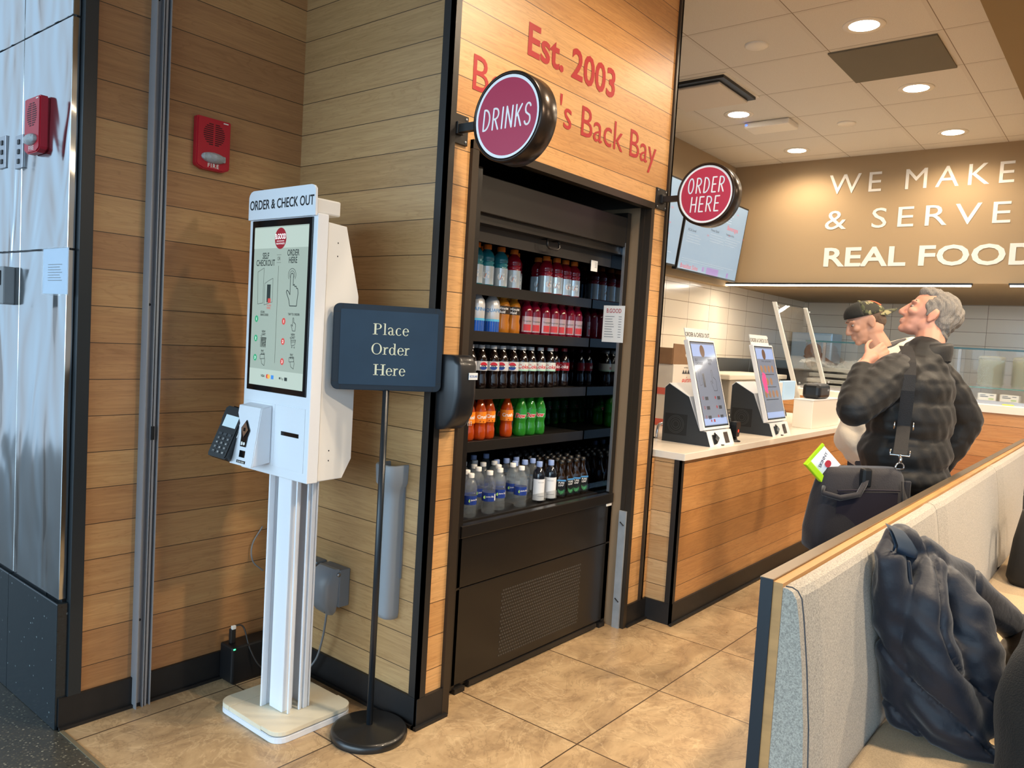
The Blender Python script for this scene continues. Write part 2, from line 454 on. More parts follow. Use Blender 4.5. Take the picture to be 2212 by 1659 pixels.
# baseboards with a coved toe
def base(name, x0, x1, y0, y1, nx, ny):
    mb = MB().box(x0, x1, y0, y1, 0, 0.112)
    mb.box(x0-(0.012 if nx < 0 else 0), x1, y0-(0.012 if ny < 0 else 0), y1, 0, 0.012)
    struct(name, mb, BASE)
base('baseboard_back', 1.085, 1.975, 2.803, 2.815, 0, -1)
base('baseboard_left', 1.970, 1.982, 1.953, 2.803, -1, 0)
base('baseboard_front', 1.970, 2.126, 1.951, 1.965, -1, -1)
base('baseboard_right', 3.452, 3.66, 1.953, 1.965, 0, -1)
struct('wall_partition_foot', MB().box(3.607, 3.66, 1.965, 2.0, 0, 0.86), WOODC)

# stainless column at the far left on its granite plinth
def steel():
    m, b, co, q = nodes('stainless_steel', 0.16)
    b.inputs['Metallic'].default_value = 1.0; b.inputs['Base Color'].default_value = srgb('c2c6c8')
    w = q['noise'](q['map'](co, (1, 2.4, 0.8)), 1.9, 1, 1.4, 0.4)
    f = q['noise'](q['map'](co, (1, 300, 2)), 1.0, 2)
    h = q['math']('ADD', q['math']('MULTIPLY', w, 1.0), q['math']('MULTIPLY', f, 0.0004))
    q['bump'](h, 0.50, 0.05)
    return m
STEEL = steel()
mb = MB()
for z0, z1 in ((0.455, 1.655), (1.66, 2.42), (2.425, 3.7)):
    for y0, y1 in ((2.826, 3.244), (3.248, 3.70), (3.704, 5.2)):
        mb.box(1.085, 1.109, y0, y1, z0, z1, 0.0015, 1)
struct('wall_steel', mb, STEEL)
struct('wall_steel_core', MB().box(1.095, 1.6, 2.96, 5.2, 0, 3.7).box(1.098, 1.112, 2.83, 2.96, 0.44, 3.7), DARK)
struct('trim_6', MB().box(1.075, 1.13, 2.812, 3.264, 0, 0.445, 0.003).box(1.075, 1.13, 3.267, 5.2, 0, 0.445, 0.003), GRAN)

# aluminium channel running up the back wall
mb = MB(); mb.box(1.336, 1.3395, 2.772, 2.815, 0, 3.7); mb.box(1.337, 1.362, 2.795, 2.815, 0, 3.7); mb.box(1.362, 1.3655, 2.775, 2.815, 0, 3.7); mb.box(1.3655, 1.393, 2.803, 2.815, 0, 3.7); mb.box(1.372, 1.380, 2.780, 2.815, 0, 3.7); mb.box(1.389, 1.393, 2.777, 2.815, 0, 3.7)
ch = thing('wall_channel', 'tall grey aluminium channel running up the wooden back wall', 'channel', (1.365, 2.805, 0))
mb.build('track', M_('channel_grey', '9a9ca1', 0.45, 0.25), ch, world=True)
for z in (0.33, 1.49, 2.56):
    MB().lathe([(0.005, 0), (0.005, 0.002), (0.0, 0.003)], (0, 0, 0), 10).build('screw', DARK, ch).matrix_local = Matrix.Translation((-0.014, -0.0125, z)) @ Matrix.Rotation(R(90), 4, 'X')
MB().box(1.362, 1.374, 2.770, 2.776, 1.00, 1.05, 0.001).build('latch', DARK, ch, world=True)

# ceilings
def ceil_tiles():
    m, b, co, q = nodes('ceiling_tiles', 0.9)
    s = q['xyz'](co)
    def fr(a, o): return q['math']('ABSOLUTE', q['math']('SUBTRACT', q['math']('FRACT', q['math']('DIVIDE', q['math']('SUBTRACT', a, o), 0.6085)), 0.5))
    g = q['math']('MAXIMUM', q['math']('GREATER_THAN', fr(s[0], 4.165), 0.5-0.018), q['math']('GREATER_THAN', fr(s[1], 1.62), 0.5-0.018))
    g2 = q['math']('MAXIMUM', q['math']('GREATER_THAN', fr(s[0], 4.150), 0.5-0.004), q['math']('GREATER_THAN', fr(s[1], 1.605), 0.5-0.004))
    sp = q['noise'](co, 260, 2)
    c = q['mix'](q['ramp'](sp, [(0.35, (0.55,)*3+(1,)), (0.45, (0,0,0,1))]), srgb('ddd6ca'), srgb('c4b9aa'))
    c = q['mix'](g, c, srgb('d6cec2')); c = q['mix'](g2, c, srgb('8d7c68'))
    q['L'].new(c, b.inputs['Base Color'])
    q['bump'](g, 0.6, 0.01)
    return m
struct('ceiling', MB().box(2.02, 10.2, 0.60, 3.4, 3.25, 3.30), ceil_tiles())
BEIGE = M_('taupe_paint', 'a8906f', 0.75)
struct('ceiling_lobby', MB().box(-5, 2.02, -2.5, 5.2, 3.7, 3.75), M_('lobby_ceiling', 'b9b3a6', 0.9))
struct('wall_bulkhead', MB().box(1.5, 10.2, -3.2, 0.632, 2.90, 3.32), M_('bulkhead_paint', '8f7851', 0.8))

# kitchen walls
def subway(name, axis, w, h, o, zo, c0):
    m, b, co, q = nodes(name, 0.18)
    s = q['xyz'](co); a = s[axis]
    f1 = q['math']('DIVIDE', q['math']('SUBTRACT', a, o), w); f2 = q['math']('DIVIDE', q['math']('SUBTRACT', s[2], zo), h)
    e1 = q['math']('ABSOLUTE', q['math']('SUBTRACT', q['math']('FRACT', f1), 0.5)); e2 = q['math']('ABSOLUTE', q['math']('SUBTRACT', q['math']('FRACT', f2), 0.5))
    g = q['math']('MAXIMUM', q['math']('GREATER_THAN', e1, 0.5-0.0022/w), q['math']('GREATER_THAN', e2, 0.5-0.0022/h))
    wn = q['N'].new('ShaderNodeTexWhiteNoise'); wn.noise_dimensions = '2D'
    q['L'].new(q['comb'](q['math']('FLOOR', f1), q['math']('FLOOR', f2), 0), wn.inputs['Vector'])
    c = q['ramp'](wn.outputs['Value'], [(0, srgb(c0)), (1, srgb('e2d5c1'))])
    c = q['mix'](g, c, srgb('7d6a55')); q['L'].new(c, b.inputs['Base Color'])
    q['bump'](q['math']('SUBTRACT', 1.0, g), 0.4, 0.003)
    return m
struct('wall_kitchen', MB().box(3.607, 10.2, 3.40, 3.5, 0, 2.2), subway('tile_left', 0, 0.46, 0.162, 6.32, 1.72, 'dacbb4'))
struct('wall_kitchen_upper', MB().box(3.607, 7.40, 3.29, 3.42, 2.08, 3.30), BEIGE)
struct('wall_kitchen_end', MB().box(9.98, 10.1, -1.0, 3.40, 0, 2.4), subway('tile_end', 1, 0.49, 0.150, 2.86, 1.66, 'd2c4ae'))
struct('wall_soffit', MB().box(7.37, 10.0, -3.0, 3.42, 2.115, 3.30), BEIGE)
# lettering painted on the soffit
def words(mb, t, mat, body, ax, sg):
    """split a laid-out line into one part per word, at the widest gaps"""
    n = len(body.split()); comp = list(range(len(mb.v)))
    def find(i):
        while comp[i] != i: comp[i] = comp[comp[i]]; i = comp[i]
        return i
    for f in mb.f:
        for i in f[1:]: comp[find(i)] = find(f[0])
    iv = {}
    for i, v in enumerate(mb.v):
        r = find(i); a = v[ax]*sg; lo, hi = iv.get(r, (a, a)); iv[r] = (min(lo, a), max(hi, a))
    L = sorted((lo, hi, r) for r, (lo, hi) in iv.items()); gaps = []; end = L[0][1]
    for k in range(1, len(L)):
        gaps.append((L[k][0]-end, k)); end = max(end, L[k][1])
    cuts = sorted(k for g, k in sorted(gaps)[-(n-1):]) if n > 1 else []
    for a, b in zip([0]+cuts, cuts+[len(L)]):
        roots = {r for _, _, r in L[a:b]}; m2 = MB()
        for f in mb.f:
            if find(f[0]) in roots: m2.add([mb.v[i] for i in f], [tuple(range(len(f)))])
        m2.build('word', mat, t, world=True)
def wletter(name, body, y_l, y_r, z0, z1, bold, label, sp):
    vs, fs = text_mesh(body, bold, sp, 0.0)
    w = max(v[0] for v in vs)-min(v[0] for v in vs); hh = 0.72
    size = (z1-z0)/hh
    mb = MB().text(body, size, (7.366, y_l, z0), (0,-1,0), (0,0,1), 'LEFT', bold, sx=(y_l-y_r)/(w*size), space=sp)
    words(mb, thing(name, label, 'lettering', (7.37, (y_l+y_r)/2, z0)), LTR, body, 1, -1)
wletter('wall_lettering', 'WE MAKE', 2.375, 0.935, 2.925, 3.105, 0.0, 'white WE MAKE lettering on the taupe soffit, top line', 1.35)
wletter('wall_lettering', '& SERVE', 2.385, 0.935, 2.605, 2.785, 0.0, 'white & SERVE lettering on the taupe soffit, middle line', 1.35)
wletter('wall_lettering', 'REAL FOOD FAST', 2.37, -0.07, 2.272, 2.442, 0.022, 'bold white REAL FOOD lettering on the taupe soffit, bottom line', 1.0)

# red lettering on the oak above the cooler
mb = MB().text('Est. 2003', 0.172, (2.72, 1.9635, 2.556), (1,0,0), (0,0,1), 'CENTER', 0.022, sx=1.03)
words(mb, thing('wall_lettering', 'bold red Est. 2003 lettering on the oak wall above the cooler', 'lettering', (2.72,1.965,2.55)), REDTX, 'Est. 2003', 0, 1)
mb = MB().text("Boston's Back Bay", 0.183, (2.098, 1.9635, 2.336), (1,0,0), (0,0,1), 'LEFT', 0.0, sx=1.02)
xs = [v[0] for v in mb.v]; k = (3.452-2.098)/(max(xs)-min(xs))
mb.v = [(2.098+(v[0]-2.098)*k, v[1], v[2]) for v in mb.v]
words(mb, thing('wall_lettering', 'thin red Back Bay lettering on oak, partly behind the DRINKS sign', 'lettering', (2.78,1.965,2.33)), REDTX, "Boston's Back Bay", 0, 1)

# linear lights under the soffit
LINE = M_('linear_lamp', 'ffffff', 0.5, emit=(1, 0.95, 0.86, 1), es=9)
def linear(y0, y1, label):
    t = thing('linear_light', label, 'light', (7.35, (y0+y1)/2, 2.115), group=None)
    MB().box(7.33, 7.37, y1, y0, 2.100, 2.116).build('housing', DARK, t, world=True)
    MB().box(7.335, 7.366, y1+0.01, y0-0.01, 2.088, 2.100).build('diffuser', LINE, t, world=True)
linear(3.30, 1.155, 'long linear light strip under the soffit, above the two men')
linear(0.90, -0.6, 'short linear light strip under the soffit at the right edge')
for yy in (2.7, 1.7, 0.2):
    d = bpy.data.lights.new('linear_glow', 'AREA'); d.shape = 'RECTANGLE'; d.size = 0.8; d.size_y = 0.03; d.energy = 9; d.color = (1, 0.9, 0.75)
    o = bpy.data.objects.new('linear_glow', d); COL.objects.link(o); o.location = (7.35, yy, 2.08); o.rotation_euler = (0, 0, R(90))

# recessed downlights (each carries its own lamp)
LAMP = M_('downlight_lens', 'ffffff', 0.5, emit=(1, 0.93, 0.8, 1), es=14)
TRIMW = M_('downlight_trim', 'efe6d6', 0.4)
WARM = (1.0, 0.80, 0.57)
def downlight(x, y, z, label, power=42, size=R(164), blend=0.6):
    t = thing('downlight', label, 'light', (x, y, z), group='recessed ceiling downlights')
    MB().lathe([(0.078, -0.004), (0.108, -0.004), (0.110, 0.0), (0.078, 0.0)], n=32, caps=False).build('trim_ring', TRIMW, t)
    MB().lathe([(0.0, -0.003), (0.078, -0.003), (0.078, 0.0)], n=32).build('lens', LAMP, t)
    spot('downlight_lamp', (x, y, z-0.02), power, WARM, size, blend)
downlight(4.495, 1.335, 3.25, 'round recessed downlight nearest the camera, beside the grey return grille')
downlight(5.69, 1.325, 3.25, 'round recessed downlight in the right row, second one from the camera')
downlight(6.90, 1.315, 3.25, 'round recessed downlight in the right row, nearest the WE MAKE soffit')
downlight(5.72, 2.565, 3.25, 'round recessed downlight in the left row, the one nearer the camera')
downlight(6.96, 2.55, 3.25, 'round recessed downlight in the left row, nearest the soffit')
# same pattern continues along the oak wall and over the seating, out of frame
downlight(2.08, 1.25, 3.25, 'recessed downlight over the kiosk niche, out of frame', 90, R(122), 0.9)
downlight(3.05, 0.86, 3.25, 'recessed downlight over the drinks cooler, out of frame', 66, R(168), 0.35)
for k, x in enumerate((2.3, 3.7, 5.1)):
    downlight(x, -0.35, 2.90, 'recessed downlight over the bench seating, out of frame, %s from the lobby' % ('first', 'second', 'third')[k], 158)
struct('ceiling_front', MB().box(1.30, 2.02, 0.60, 1.97, 3.25, 3.30), M_('lobby_ceiling', 'b9b3a6'))
# ceiling fittings
t = thing('return_grille', 'dark grey square return air grille set flush in the ceiling', 'vent', (5.09, 1.33, 3.25))
MB().box(4.80, 5.385, 1.035, 1.62, 3.240, 3.256).build('mesh_panel', M_('grille_grey', '77705f', 0.8, bump=0.5, bscale=300), t, world=True)
t = thing('air_diffuser', 'square white ceiling air diffuser with a dark slot around its plate', 'vent', (5.10, 2.56, 3.25))
MB().box(4.81, 5.39, 2.27, 2.85, 3.244, 3.256).build('frame', TRIMW, t, world=True)
MB().box(4.83, 5.37, 2.29, 2.83, 3.225, 3.246).build('dark_slot', DARK, t, world=True)
MB().box(4.88, 5.36, 2.34, 2.82, 3.205, 3.226, 0.01).build('plate', M_('diffuser_plate', 'd9cbb8', 0.7), t, world=True)
t = thing('wireless_router', 'small white rectangular access point on the ceiling behind the first downlight', 'router', (6.05, 2.43, 3.25))
MB().box(5.95, 6.17, 2.26, 2.62, 3.205, 3.25, 0.012).build('housing', TRIMW, t, world=True)
MB().box(5.945, 5.952, 2.59, 2.605, 3.222, 3.232).build('status_light', M_('blue_led', '3050ff', 0.4, emit='4060ff', es=3), t, world=True)
for x, y, l in ((4.48, 1.93, 'round white sprinkler cover on the ceiling tile nearest the oak wall'), (6.30, 1.94, 'round white sprinkler cover on the ceiling between the downlight rows')):
    tag(MB().lathe([(0.0, -0.012), (0.06, -0.012), (0.068, -0.006), (0.068, 0.0)], n=28).build('sprinkler_cover', TRIMW, loc=(x, y, 3.25)), l, 'sprinkler')
# ================================================================ stroke lettering (round marker-like strokes)
def arc(cx, cy, rx, ry, a0, a1, n=10):
    return [(cx+rx*math.cos(R(a0+(a1-a0)*k/n)), cy+ry*math.sin(R(a0+(a1-a0)*k/n))) for k in range(n+1)]
GL = {
 'D': (0.52, [[(0.05,0),(0.05,1)], [(0.05,1)]+arc(0.12,0.5,0.36,0.5,80,-80,12)+[(0.05,0)]]),
 'R': (0.50, [[(0.05,0),(0.05,1)], [(0.05,1)]+arc(0.18,0.745,0.25,0.255,90,-90,10)+[(0.05,0.49)], [(0.20,0.49),(0.45,0)]]),
 'I': (0.12, [[(0.06,0),(0.06,1)]]),
 'N': (0.52, [[(0.05,0),(0.05,1),(0.47,0),(0.47,1)]]),
 'K': (0.48, [[(0.05,0),(0.05,1)], [(0.43,1),(0.07,0.45)], [(0.17,0.58),(0.45,0)]]),
 'S': (0.46, [arc(0.23,0.76,0.18,0.24,25,200,10)+[(0.10,0.58),(0.23,0.5),(0.37,0.42)]+arc(0.23,0.24,0.19,0.24,20,-160,10)]),
 'O': (0.56, [arc(0.28,0.5,0.23,0.5,90,450,24)]),
 'E': (0.42, [[(0.38,1),(0.05,1),(0.05,0),(0.38,0)], [(0.05,0.52),(0.34,0.52)]]),
 'H': (0.52, [[(0.05,0),(0.05,1)], [(0.47,0),(0.47,1)], [(0.05,0.5),(0.47,0.5)]]),
}
def strokes(mb, word, h, w, o, u, v, slant=0.06, gap=0.16, sx=1.0):
    tot = sum(GL[c][0] for c in word)*sx+gap*(len(word)-1); x = -tot/2
    for c in word:
        for st in GL[c][1]:
            mb.ribbon([((x+p[0]*sx+(p[1]-0.5)*slant)*h, (p[1]-0.5)*h) for p in st], w, o, u, v)
        x += GL[c][0]*sx+gap
    return mb
# ---------------------------------------------------------------- round blade signs
SIGNRED = M_('sign_red_face', 'bc3a58', 0.30, emit='a51a34', es=0.05)  # paler red and faint emission stand in for daylight haze on the face
SIGNWH = M_('sign_white_face', 'eef2f6', 0.35, emit='eef2f6', es=0.12)
def blade_sign(x, yc, zc, r, words, label, xb, zb):
    t = thing('blade_sign', label, 'sign', (xb, 1.965, zb))
    d = 0.085
    mb = MB()
    n = 64
    ring = [(math.cos(k*2*math.pi/n), math.sin(k*2*math.pi/n)) for k in range(n)]
    prof = [(r*0.915, x+0.004), (r*0.915, x), (r-0.004, x), (r, x+0.004), (r, x+d-0.004), (r-0.004, x+d), (r*0.2, x+d)]
    vs = []; fs = []
    for rr, xx in prof: vs += [(xx, yc+rr*a, zc+rr*b) for a, b in ring]
    for i in range(len(prof)-1):
        for k in range(n):
            a, b2 = i*n+k, i*n+(k+1) % n; fs.append((a, a+n, b2+n, b2))
    fs.append(tuple((len(prof)-1)*n+k for k in range(n)))
    mb.add(vs, fs, False); mb.sm = [len(f) == 4 for f in mb.f]
    mb.build('drum', M_('sign_drum', '3a302a', 0.25, metal=0.6), t, world=True)
    MB().disc((0,0), r*0.915, (x+0.003, yc, zc), (0,-1,0), (0,0,1), 64, ri=r*0.85).build('white_rim', SIGNWH, t, world=True)
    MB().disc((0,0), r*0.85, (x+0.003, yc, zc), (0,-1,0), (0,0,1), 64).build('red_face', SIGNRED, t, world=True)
    for wd, h, dz, sx, gap in words: strokes(MB(), wd, h, h*0.092, (x+0.0022, yc, zc+dz), (0,-1,0), (0,0,1), gap=gap, sx=sx).build('lettering', SIGNWH, t, world=True)
    MB().box(xb-0.052, xb+0.052, 1.957, 1.966, zb-0.052, zb+0.052, 0.002).build('wall_plate', BLK, t, world=True)
    MB().box(xb-0.011, xb+0.011, yc+r-0.01, 1.96, zb-0.016, zb+0.012).box(xb-0.016, xb+0.016, 1.945, 1.96, zb-0.022, zb+0.022, 0.002).build('arm', BLK, t, world=True)
    mb = MB()
    for a in (-1, 1):
        for b2 in (-1, 1): mb.ell((xb+a*0.04, 1.956, zb+b2*0.04), (0.005, 0.002, 0.005), u=8, v=6)
    mb.build('bolts', ALU, t, world=True)
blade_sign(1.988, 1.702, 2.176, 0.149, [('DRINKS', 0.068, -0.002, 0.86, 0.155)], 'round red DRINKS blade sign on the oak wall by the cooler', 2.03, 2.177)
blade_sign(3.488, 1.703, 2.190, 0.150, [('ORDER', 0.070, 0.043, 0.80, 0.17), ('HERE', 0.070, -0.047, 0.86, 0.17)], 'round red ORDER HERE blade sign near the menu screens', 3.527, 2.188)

# ---------------------------------------------------------------- fire alarms
LENS = M_('strobe_lens', 'e8eef0', 0.08, trans=0.6, ior=1.4, bump=0.6, bscale=60)
def alarm(name_label, M, fire=True):
    """local frame: x right, y up, z out of the wall"""
    t = thing('fire_alarm', name_label, 'alarm'); t.matrix_world = M
    def put(mb, n, m): return mb.build(n, m, t)
    put(MB().prism([(-.064,-.088),(-.04,-.098),(.04,-.098),(.064,-.088),(.068,-.08),(.068,.09),(.064,.094),(-.064,.094),(-.068,.09),(-.068,-.08)], 2, 0.0, 0.030, 0.004), 'body', RED)
    mb = MB()
    for k in range(11):
        yy = -.005+k*0.0075; hw = math.sqrt(max(0.043**2-(yy-.033)**2, 0))
        if hw > 0.008: mb.box(-hw, -0.004, yy, yy+.0036, .0295, .0306); mb.box(0.004, hw, yy, yy+.0036, .0295, .0306)
    put(mb, 'sounder_slots', M_('slot_dark', '3d0a10', 0.6))
    put(MB().ell((0,-.052,.030), (.050,.021,.020)).box(-.045,.045,-.064,-.040,.03,.042,.004), 'strobe_lens', LENS)
    if fire: put(MB().text('FIRE', .021, (0,-.088,.0307), (1,0,0), (0,1,0), bold=.02, space=1.25), 'lettering', LTR)
    put(MB().rect(.036,.056,.083,.087, (0,0,.0307), (1,0,0), (0,1,0)), 'maker_mark', LTR)
    return t
def frame_m(o, x, y, z): return Matrix((Vector(x), Vector(y), Vector(z))).transposed().to_4x4() if False else Matrix.Translation(o) @ Matrix((Vector(x), Vector(y), Vector(z))).transposed().to_4x4()
alarm('red FIRE alarm with clear strobe on the oak back wall, right of the channel', frame_m((1.573, 2.815, 2.108), (1,0,0), (0,0,1), (0,-1,0)))
alarm('red fire alarm with clear strobe on the stainless steel column, far left', frame_m((1.085, 3.075, 2.09), (0,-1,0), (0,0,1), (-1,0,0)))
for yy, zz, l in ((3.26, 2.02, 'small steel switch plate on the steel column, partly behind the alarm strobe'), (3.43, 2.035, 'small steel switch plate on the steel column at the left edge')):
    t = thing('switch_plate', l, 'switch', (1.085, yy, zz))
    MB().box(1.078, 1.086, yy-.037, yy+.037, zz-.06, zz+.06, .002).build('plate', ALU, t, world=True)
    mb = MB()
    for dz in (.035, 0, -.035): mb.box(1.074, 1.079, yy-.009, yy+.009, zz+dz-.009, zz+dz+.009, .002)
    mb.build('keys', DARK, t, world=True)
t = thing('door_reader', 'grey card reader box on the steel column at the left edge', 'reader', (1.085, 3.33, 1.53))
MB().box(1.045, 1.086, 3.29, 3.385, 1.46, 1.60, .006).build('housing', GREYP, t, world=True)
MB().box(1.040, 1.046, 3.31, 3.365, 1.53, 1.585, .003).build('reader_window', DARK, t, world=True)
t = thing('notice_holder', 'clear acrylic notice holder hanging on the steel column below the panel joint', 'holder', (1.085, 2.915, 1.58))
MB().box(1.0795, 1.0815, 2.803, 3.03, 1.50, 1.665).build('acrylic_sleeve', ACRYL, t, world=True)
MB().box(1.0820, 1.0845, 2.81, 3.02, 1.505, 1.66).build('paper', M_('blue_paper', 'b9cfe6', 0.5), t, world=True)
mb = MB()
for k in range(7): mb.rect(-.06, .06-.01*(k % 3), -.03+k*.009, -.0275+k*.009, (1.0818, 2.915, 1.58), (0,-1,0), (0,0,1))
mb.build('print', GREYTX, t, world=True)

# ---------------------------------------------------------------- standing self-checkout kiosk
KB = Vector((1.72, 2.385, 0))
k = thing('checkout_kiosk', 'tall white free-standing ORDER & CHECK OUT kiosk on a column in the oak niche', 'kiosk', tuple(KB))
def rrect(x0, x1, y0, y1, r, n=6):
    return arc(x1-r, y1-r, r, r, 0, 90, n)+arc(x0+r, y1-r, r, r, 90, 180, n)+arc(x0+r, y0+r, r, r, 180, 270, n)+arc(x1-r, y0+r, r, r, 270, 360, n)
CREAM = M_('kiosk_base_top', 'e6dcc3', 0.4, var=0.06, vscale=9)
pl = MB().prism(rrect(1.548, 1.885, 2.195, 2.575, .05), 2, 0.0, 0.022, 0.002).build('base_plate', M_('kiosk_white', 'e6e9ee', 0.35), k, world=True)
mb = MB()
def half(y0, y1, r0, r1):
    P = []
    P += arc(1.885-r1, y1-r1, r1, r1, 0, 90, 6) if r1 else [(1.885, y1)]
    P += arc(1.548+r1, y1-r1, r1, r1, 90, 180, 6) if r1 else [(1.548, y1)]
    P += arc(1.548+r0, y0+r0, r0, r0, 180, 270, 6) if r0 else [(1.548, y0)]
    P += arc(1.885-r0, y0+r0, r0, r0, 270, 360, 6) if r0 else [(1.885, y0)]
    return P
mb.prism(half(2.195, 2.292, .05, 0), 2, 0.027, 0.042, 0.001); mb.prism(half(2.293, 2.495, 0, 0), 2, 0.022, 0.038, 0.001); mb.prism(half(2.497, 2.575, 0, .05), 2, 0.022, 0.0385, 0.001)
mb.build('base_cover', CREAM, k, world=True)
KW = M_('kiosk_white', 'e6e9ee')
MB().box(1.655, 1.70, 2.325, 2.405, 0.038, 0.93, 0.004).build('column', KW, k, world=True)
for i, (x0, x1, y0, y1) in enumerate(((1.630,1.654,2.418,2.426),(1.655,1.68,2.42,2.432),(1.694,1.705,2.412,2.422),(1.664,1.674,2.300,2.308),(1.712,1.722,2.300,2.309),(1.730,1.748,2.300,2.312),(1.752,1.760,2.302,2.40),(1.72,1.735,2.395,2.405))):
    MB().box(x0, x1, y0, y1, 0.038, 0.93, 0.002).build('column_rail', KW, k, world=True)
y0, y1 = 2.163, 2.563; z0, z1 = 0.912, 1.823
hd = MB().box(1.600, 1.645, y0, y1, z0, z1, 0.003).build('cabinet', KW, k, world=True)
MB().prism([(1.646,0.99-.06),(1.646,1.80),(1.725,1.795),(1.79,1.56),(1.79,0.985),(1.752,0.918),(1.646,0.915)], 1, y0+0.004, y1-0.004, 0.002).build('rear_housing', WHT2, k, world=True)
mb = MB()
for z in (1.735, 1.69, 1.02, 0.985): mb.ell((1.69, y0+0.0045, z), (.003,.0015,.003), u=8, v=6)
mb.build('screws', DARK, k, world=True)
MB().prism([(y0+.002,1.815),(y1-.002,1.815),(y1-.002,1.895)]+[(y1-.03+.028*math.cos(R(a)), 1.890+.028*math.sin(R(a))) for a in (30,60,90)]+[(y0+.03+.028*math.cos(R(a)), 1.890+.028*math.sin(R(a))) for a in (90,120,150)], 0, 1.590, 1.599, 0.001).build('header_board', KW, k, world=True)
hdr = [o for o in k.children if o.name.startswith('header_board')][0]
MB().text('ORDER & CHECK OUT', 0.047, (1.5893, (y0+y1)/2, 1.850), (0,-1,0), (0,0,1), bold=0.014, sx=0.79).build('lettering', TXT, hdr, world=True)
MB().box(1.600, 1.70, y0+.01, y1-.02, 1.823, 1.875, .006).build('receipt_cap', WHT2, k, world=True)
# the screen and what it shows
ux, uz = (0,-1,0), (0,0,1); yc = (y0+y1)/2
MB().box(1.596, 1.602, y0+.022, y1-.022, 1.205, 1.812, .002).build('screen_bezel', BLKG, k, world=True)
sc = MB().rect(-.160,.160,1.225,1.788, (1.5955,yc,0), ux, uz).build('screen', M_('screen_glow', '55605b', 0.12, emit='c3d6ca', es=0.40), k, world=True)
def O(dz=0.0, dx=1.5950): return (dx, yc, dz)
MB().rect(-.160,.160,1.226,1.284, O(), ux, uz).build('footer_band', M_('screen_band', '667069', 0.12, emit='d2e4d9', es=0.47), sc, world=True)
MB().rect(-.160,.160,1.712,1.784, O(), ux, uz).build('header_band', M_('screen_band', '667069', 0.12, emit='d2e4d9', es=0.47), sc, world=True)
mb = MB().disc((0,1.745), .034, O(0,1.5946), ux, uz, 32, ry=.037); mb.build('logo_disc', M_('logo_red', '8c1f2a', 0.3, emit='8c1f2a', es=0.35), sc, world=True)
SLET = M_('screen_white', 'f0f4f0', 0.3, emit='f0f4f0', es=0.6)
MB().text('B.GOOD', .026, (1.5943,yc,1.743), ux, uz, bold=.015, sx=.62).rect(-.022,.022,1.735,1.7365,O(0,1.5943),ux,uz).text('FOOD WITH ROOTS', .0085, (1.5943,yc,1.724), ux, uz, sx=.62).build('logo_text', SLET, sc, world=True)
SD = M_('screen_dark_ink', '39433f', 0.3)
mb = MB(); X = 1.5946
def tx(s, sz, a, b, **q): mb.text(s, sz, (X, yc-a, b), ux, uz, **q)
for s_, a, b in (('SELF',-.085,1.676),('CHECKOUT',-.085,1.651),('ORDER',.078,1.684),('HERE',.078,1.659)): tx(s_, .030, a, b, bold=.014, sx=.70)
tx('OR', .018, -.005, 1.669, sx=.7)
mb.rect(-.018,.008,1.688,1.689,O(0,X),ux,uz).rect(-.018,.008,1.661,1.662,O(0,X),ux,uz).rect(-.0065,-.005,1.310,1.650,O(0,X),ux,uz)
# pointing hand with ripples
def line(p, w=.0022, cx=0, cz=0, s=1): mb.ribbon([(cx+a*s, cz+b*s) for a, b in p], w, O(0,X), ux, uz, False)
HAND = [(-.012,.055)]+arc(-.004,.055,.008,.009,180,0,6)+[(.004,.022),(.011,.026),(.014,.018),(.022,.020),(.024,.012),(.031,.012),(.034,-.004),(.030,-.03),(.028,-.048),(-.012,-.048),(-.016,-.03),(-.034,.0),(-.030,.006),(-.022,.002),(-.012,-.010),(-.012,.055)]
line(HAND, .0030, .080, 1.560, 1.0)
for r_ in (.014, .022): line(arc(-.004,.058,r_,r_,-40,220,14), .0018, .080, 1.560, 1.0)
line([(0,0),(.034,.004),(.034,.135),(-.006,.120),(0,0)], .0014, -.125, 1.515, .95)
line([(0,0),(.03,.008),(.052,.012),(.052,.10),(.022,.090),(0,.08),(0,0)], .0014, -.085, 1.512, .95)
mb.rect(-.07,-.048,1.522,1.585,O(0,X),ux,uz)
for cx, lab, col in ((-.08, ('SCAN\nBARCODES','VIEW\nCART','PAY\n& GO'), 0), (.095, ('TAP TO ORDER','VIEW\nCART','PAY\n& GO'), 1)):
    for j, l in enumerate(lab):
        zz = 1.484-j*.0695-(.004 if col else 0); tx(l, .0105, cx, zz, bold=.03, sx=.9)
        if j == 0 and col == 0:
            for b_ in range(7): mb.rect(cx-.018+b_*.0052, cx-.018+b_*.0052+(.003 if b_ % 2 else .002), 1.362, 1.398, O(0,X), ux, uz)
        elif j == 0: line(HAND, .002, cx, 1.446, .40)
        elif j == 1:
            line([(-.02,.02),(-.014,.019),(-.008,-.012),(.014,-.008),(.02,.012),(-.012,.010)], .0018, cx, 1.386, .85)
            line([(-.010,0),(.016,.003)], .0012, cx, 1.386, .85); line([(-.010,.005),(.018,.008)], .0012, cx, 1.386, .85)
            for d_ in (-.004, .012): line(arc(d_,-.018,.003,.003,0,360,8), .0015, cx, 1.386, .85)
        else:
            line([(-.02,.015),(.012,.018),(.012,.0),(-.02,-.003),(-.02,.015)], .0018, cx, 1.322, .85)
            line([(-.012,-.002),(-.006,-.022),(.012,-.03),(.016,-.008),(.012,.006)], .0018, cx, 1.322, .85)
mb.build('screen_print', SD, sc, world=True)
mb = MB()
for j, n_ in enumerate('123'): mb.disc((-.128,1.462-j*.0695), .0105, O(0,X), ux, uz, 20, ry=.012)
mb.build('green_step_dots', M_('screen_green', '2f8f63', 0.3, emit='2f8f63', es=0.5), sc, world=True)
mb = MB()
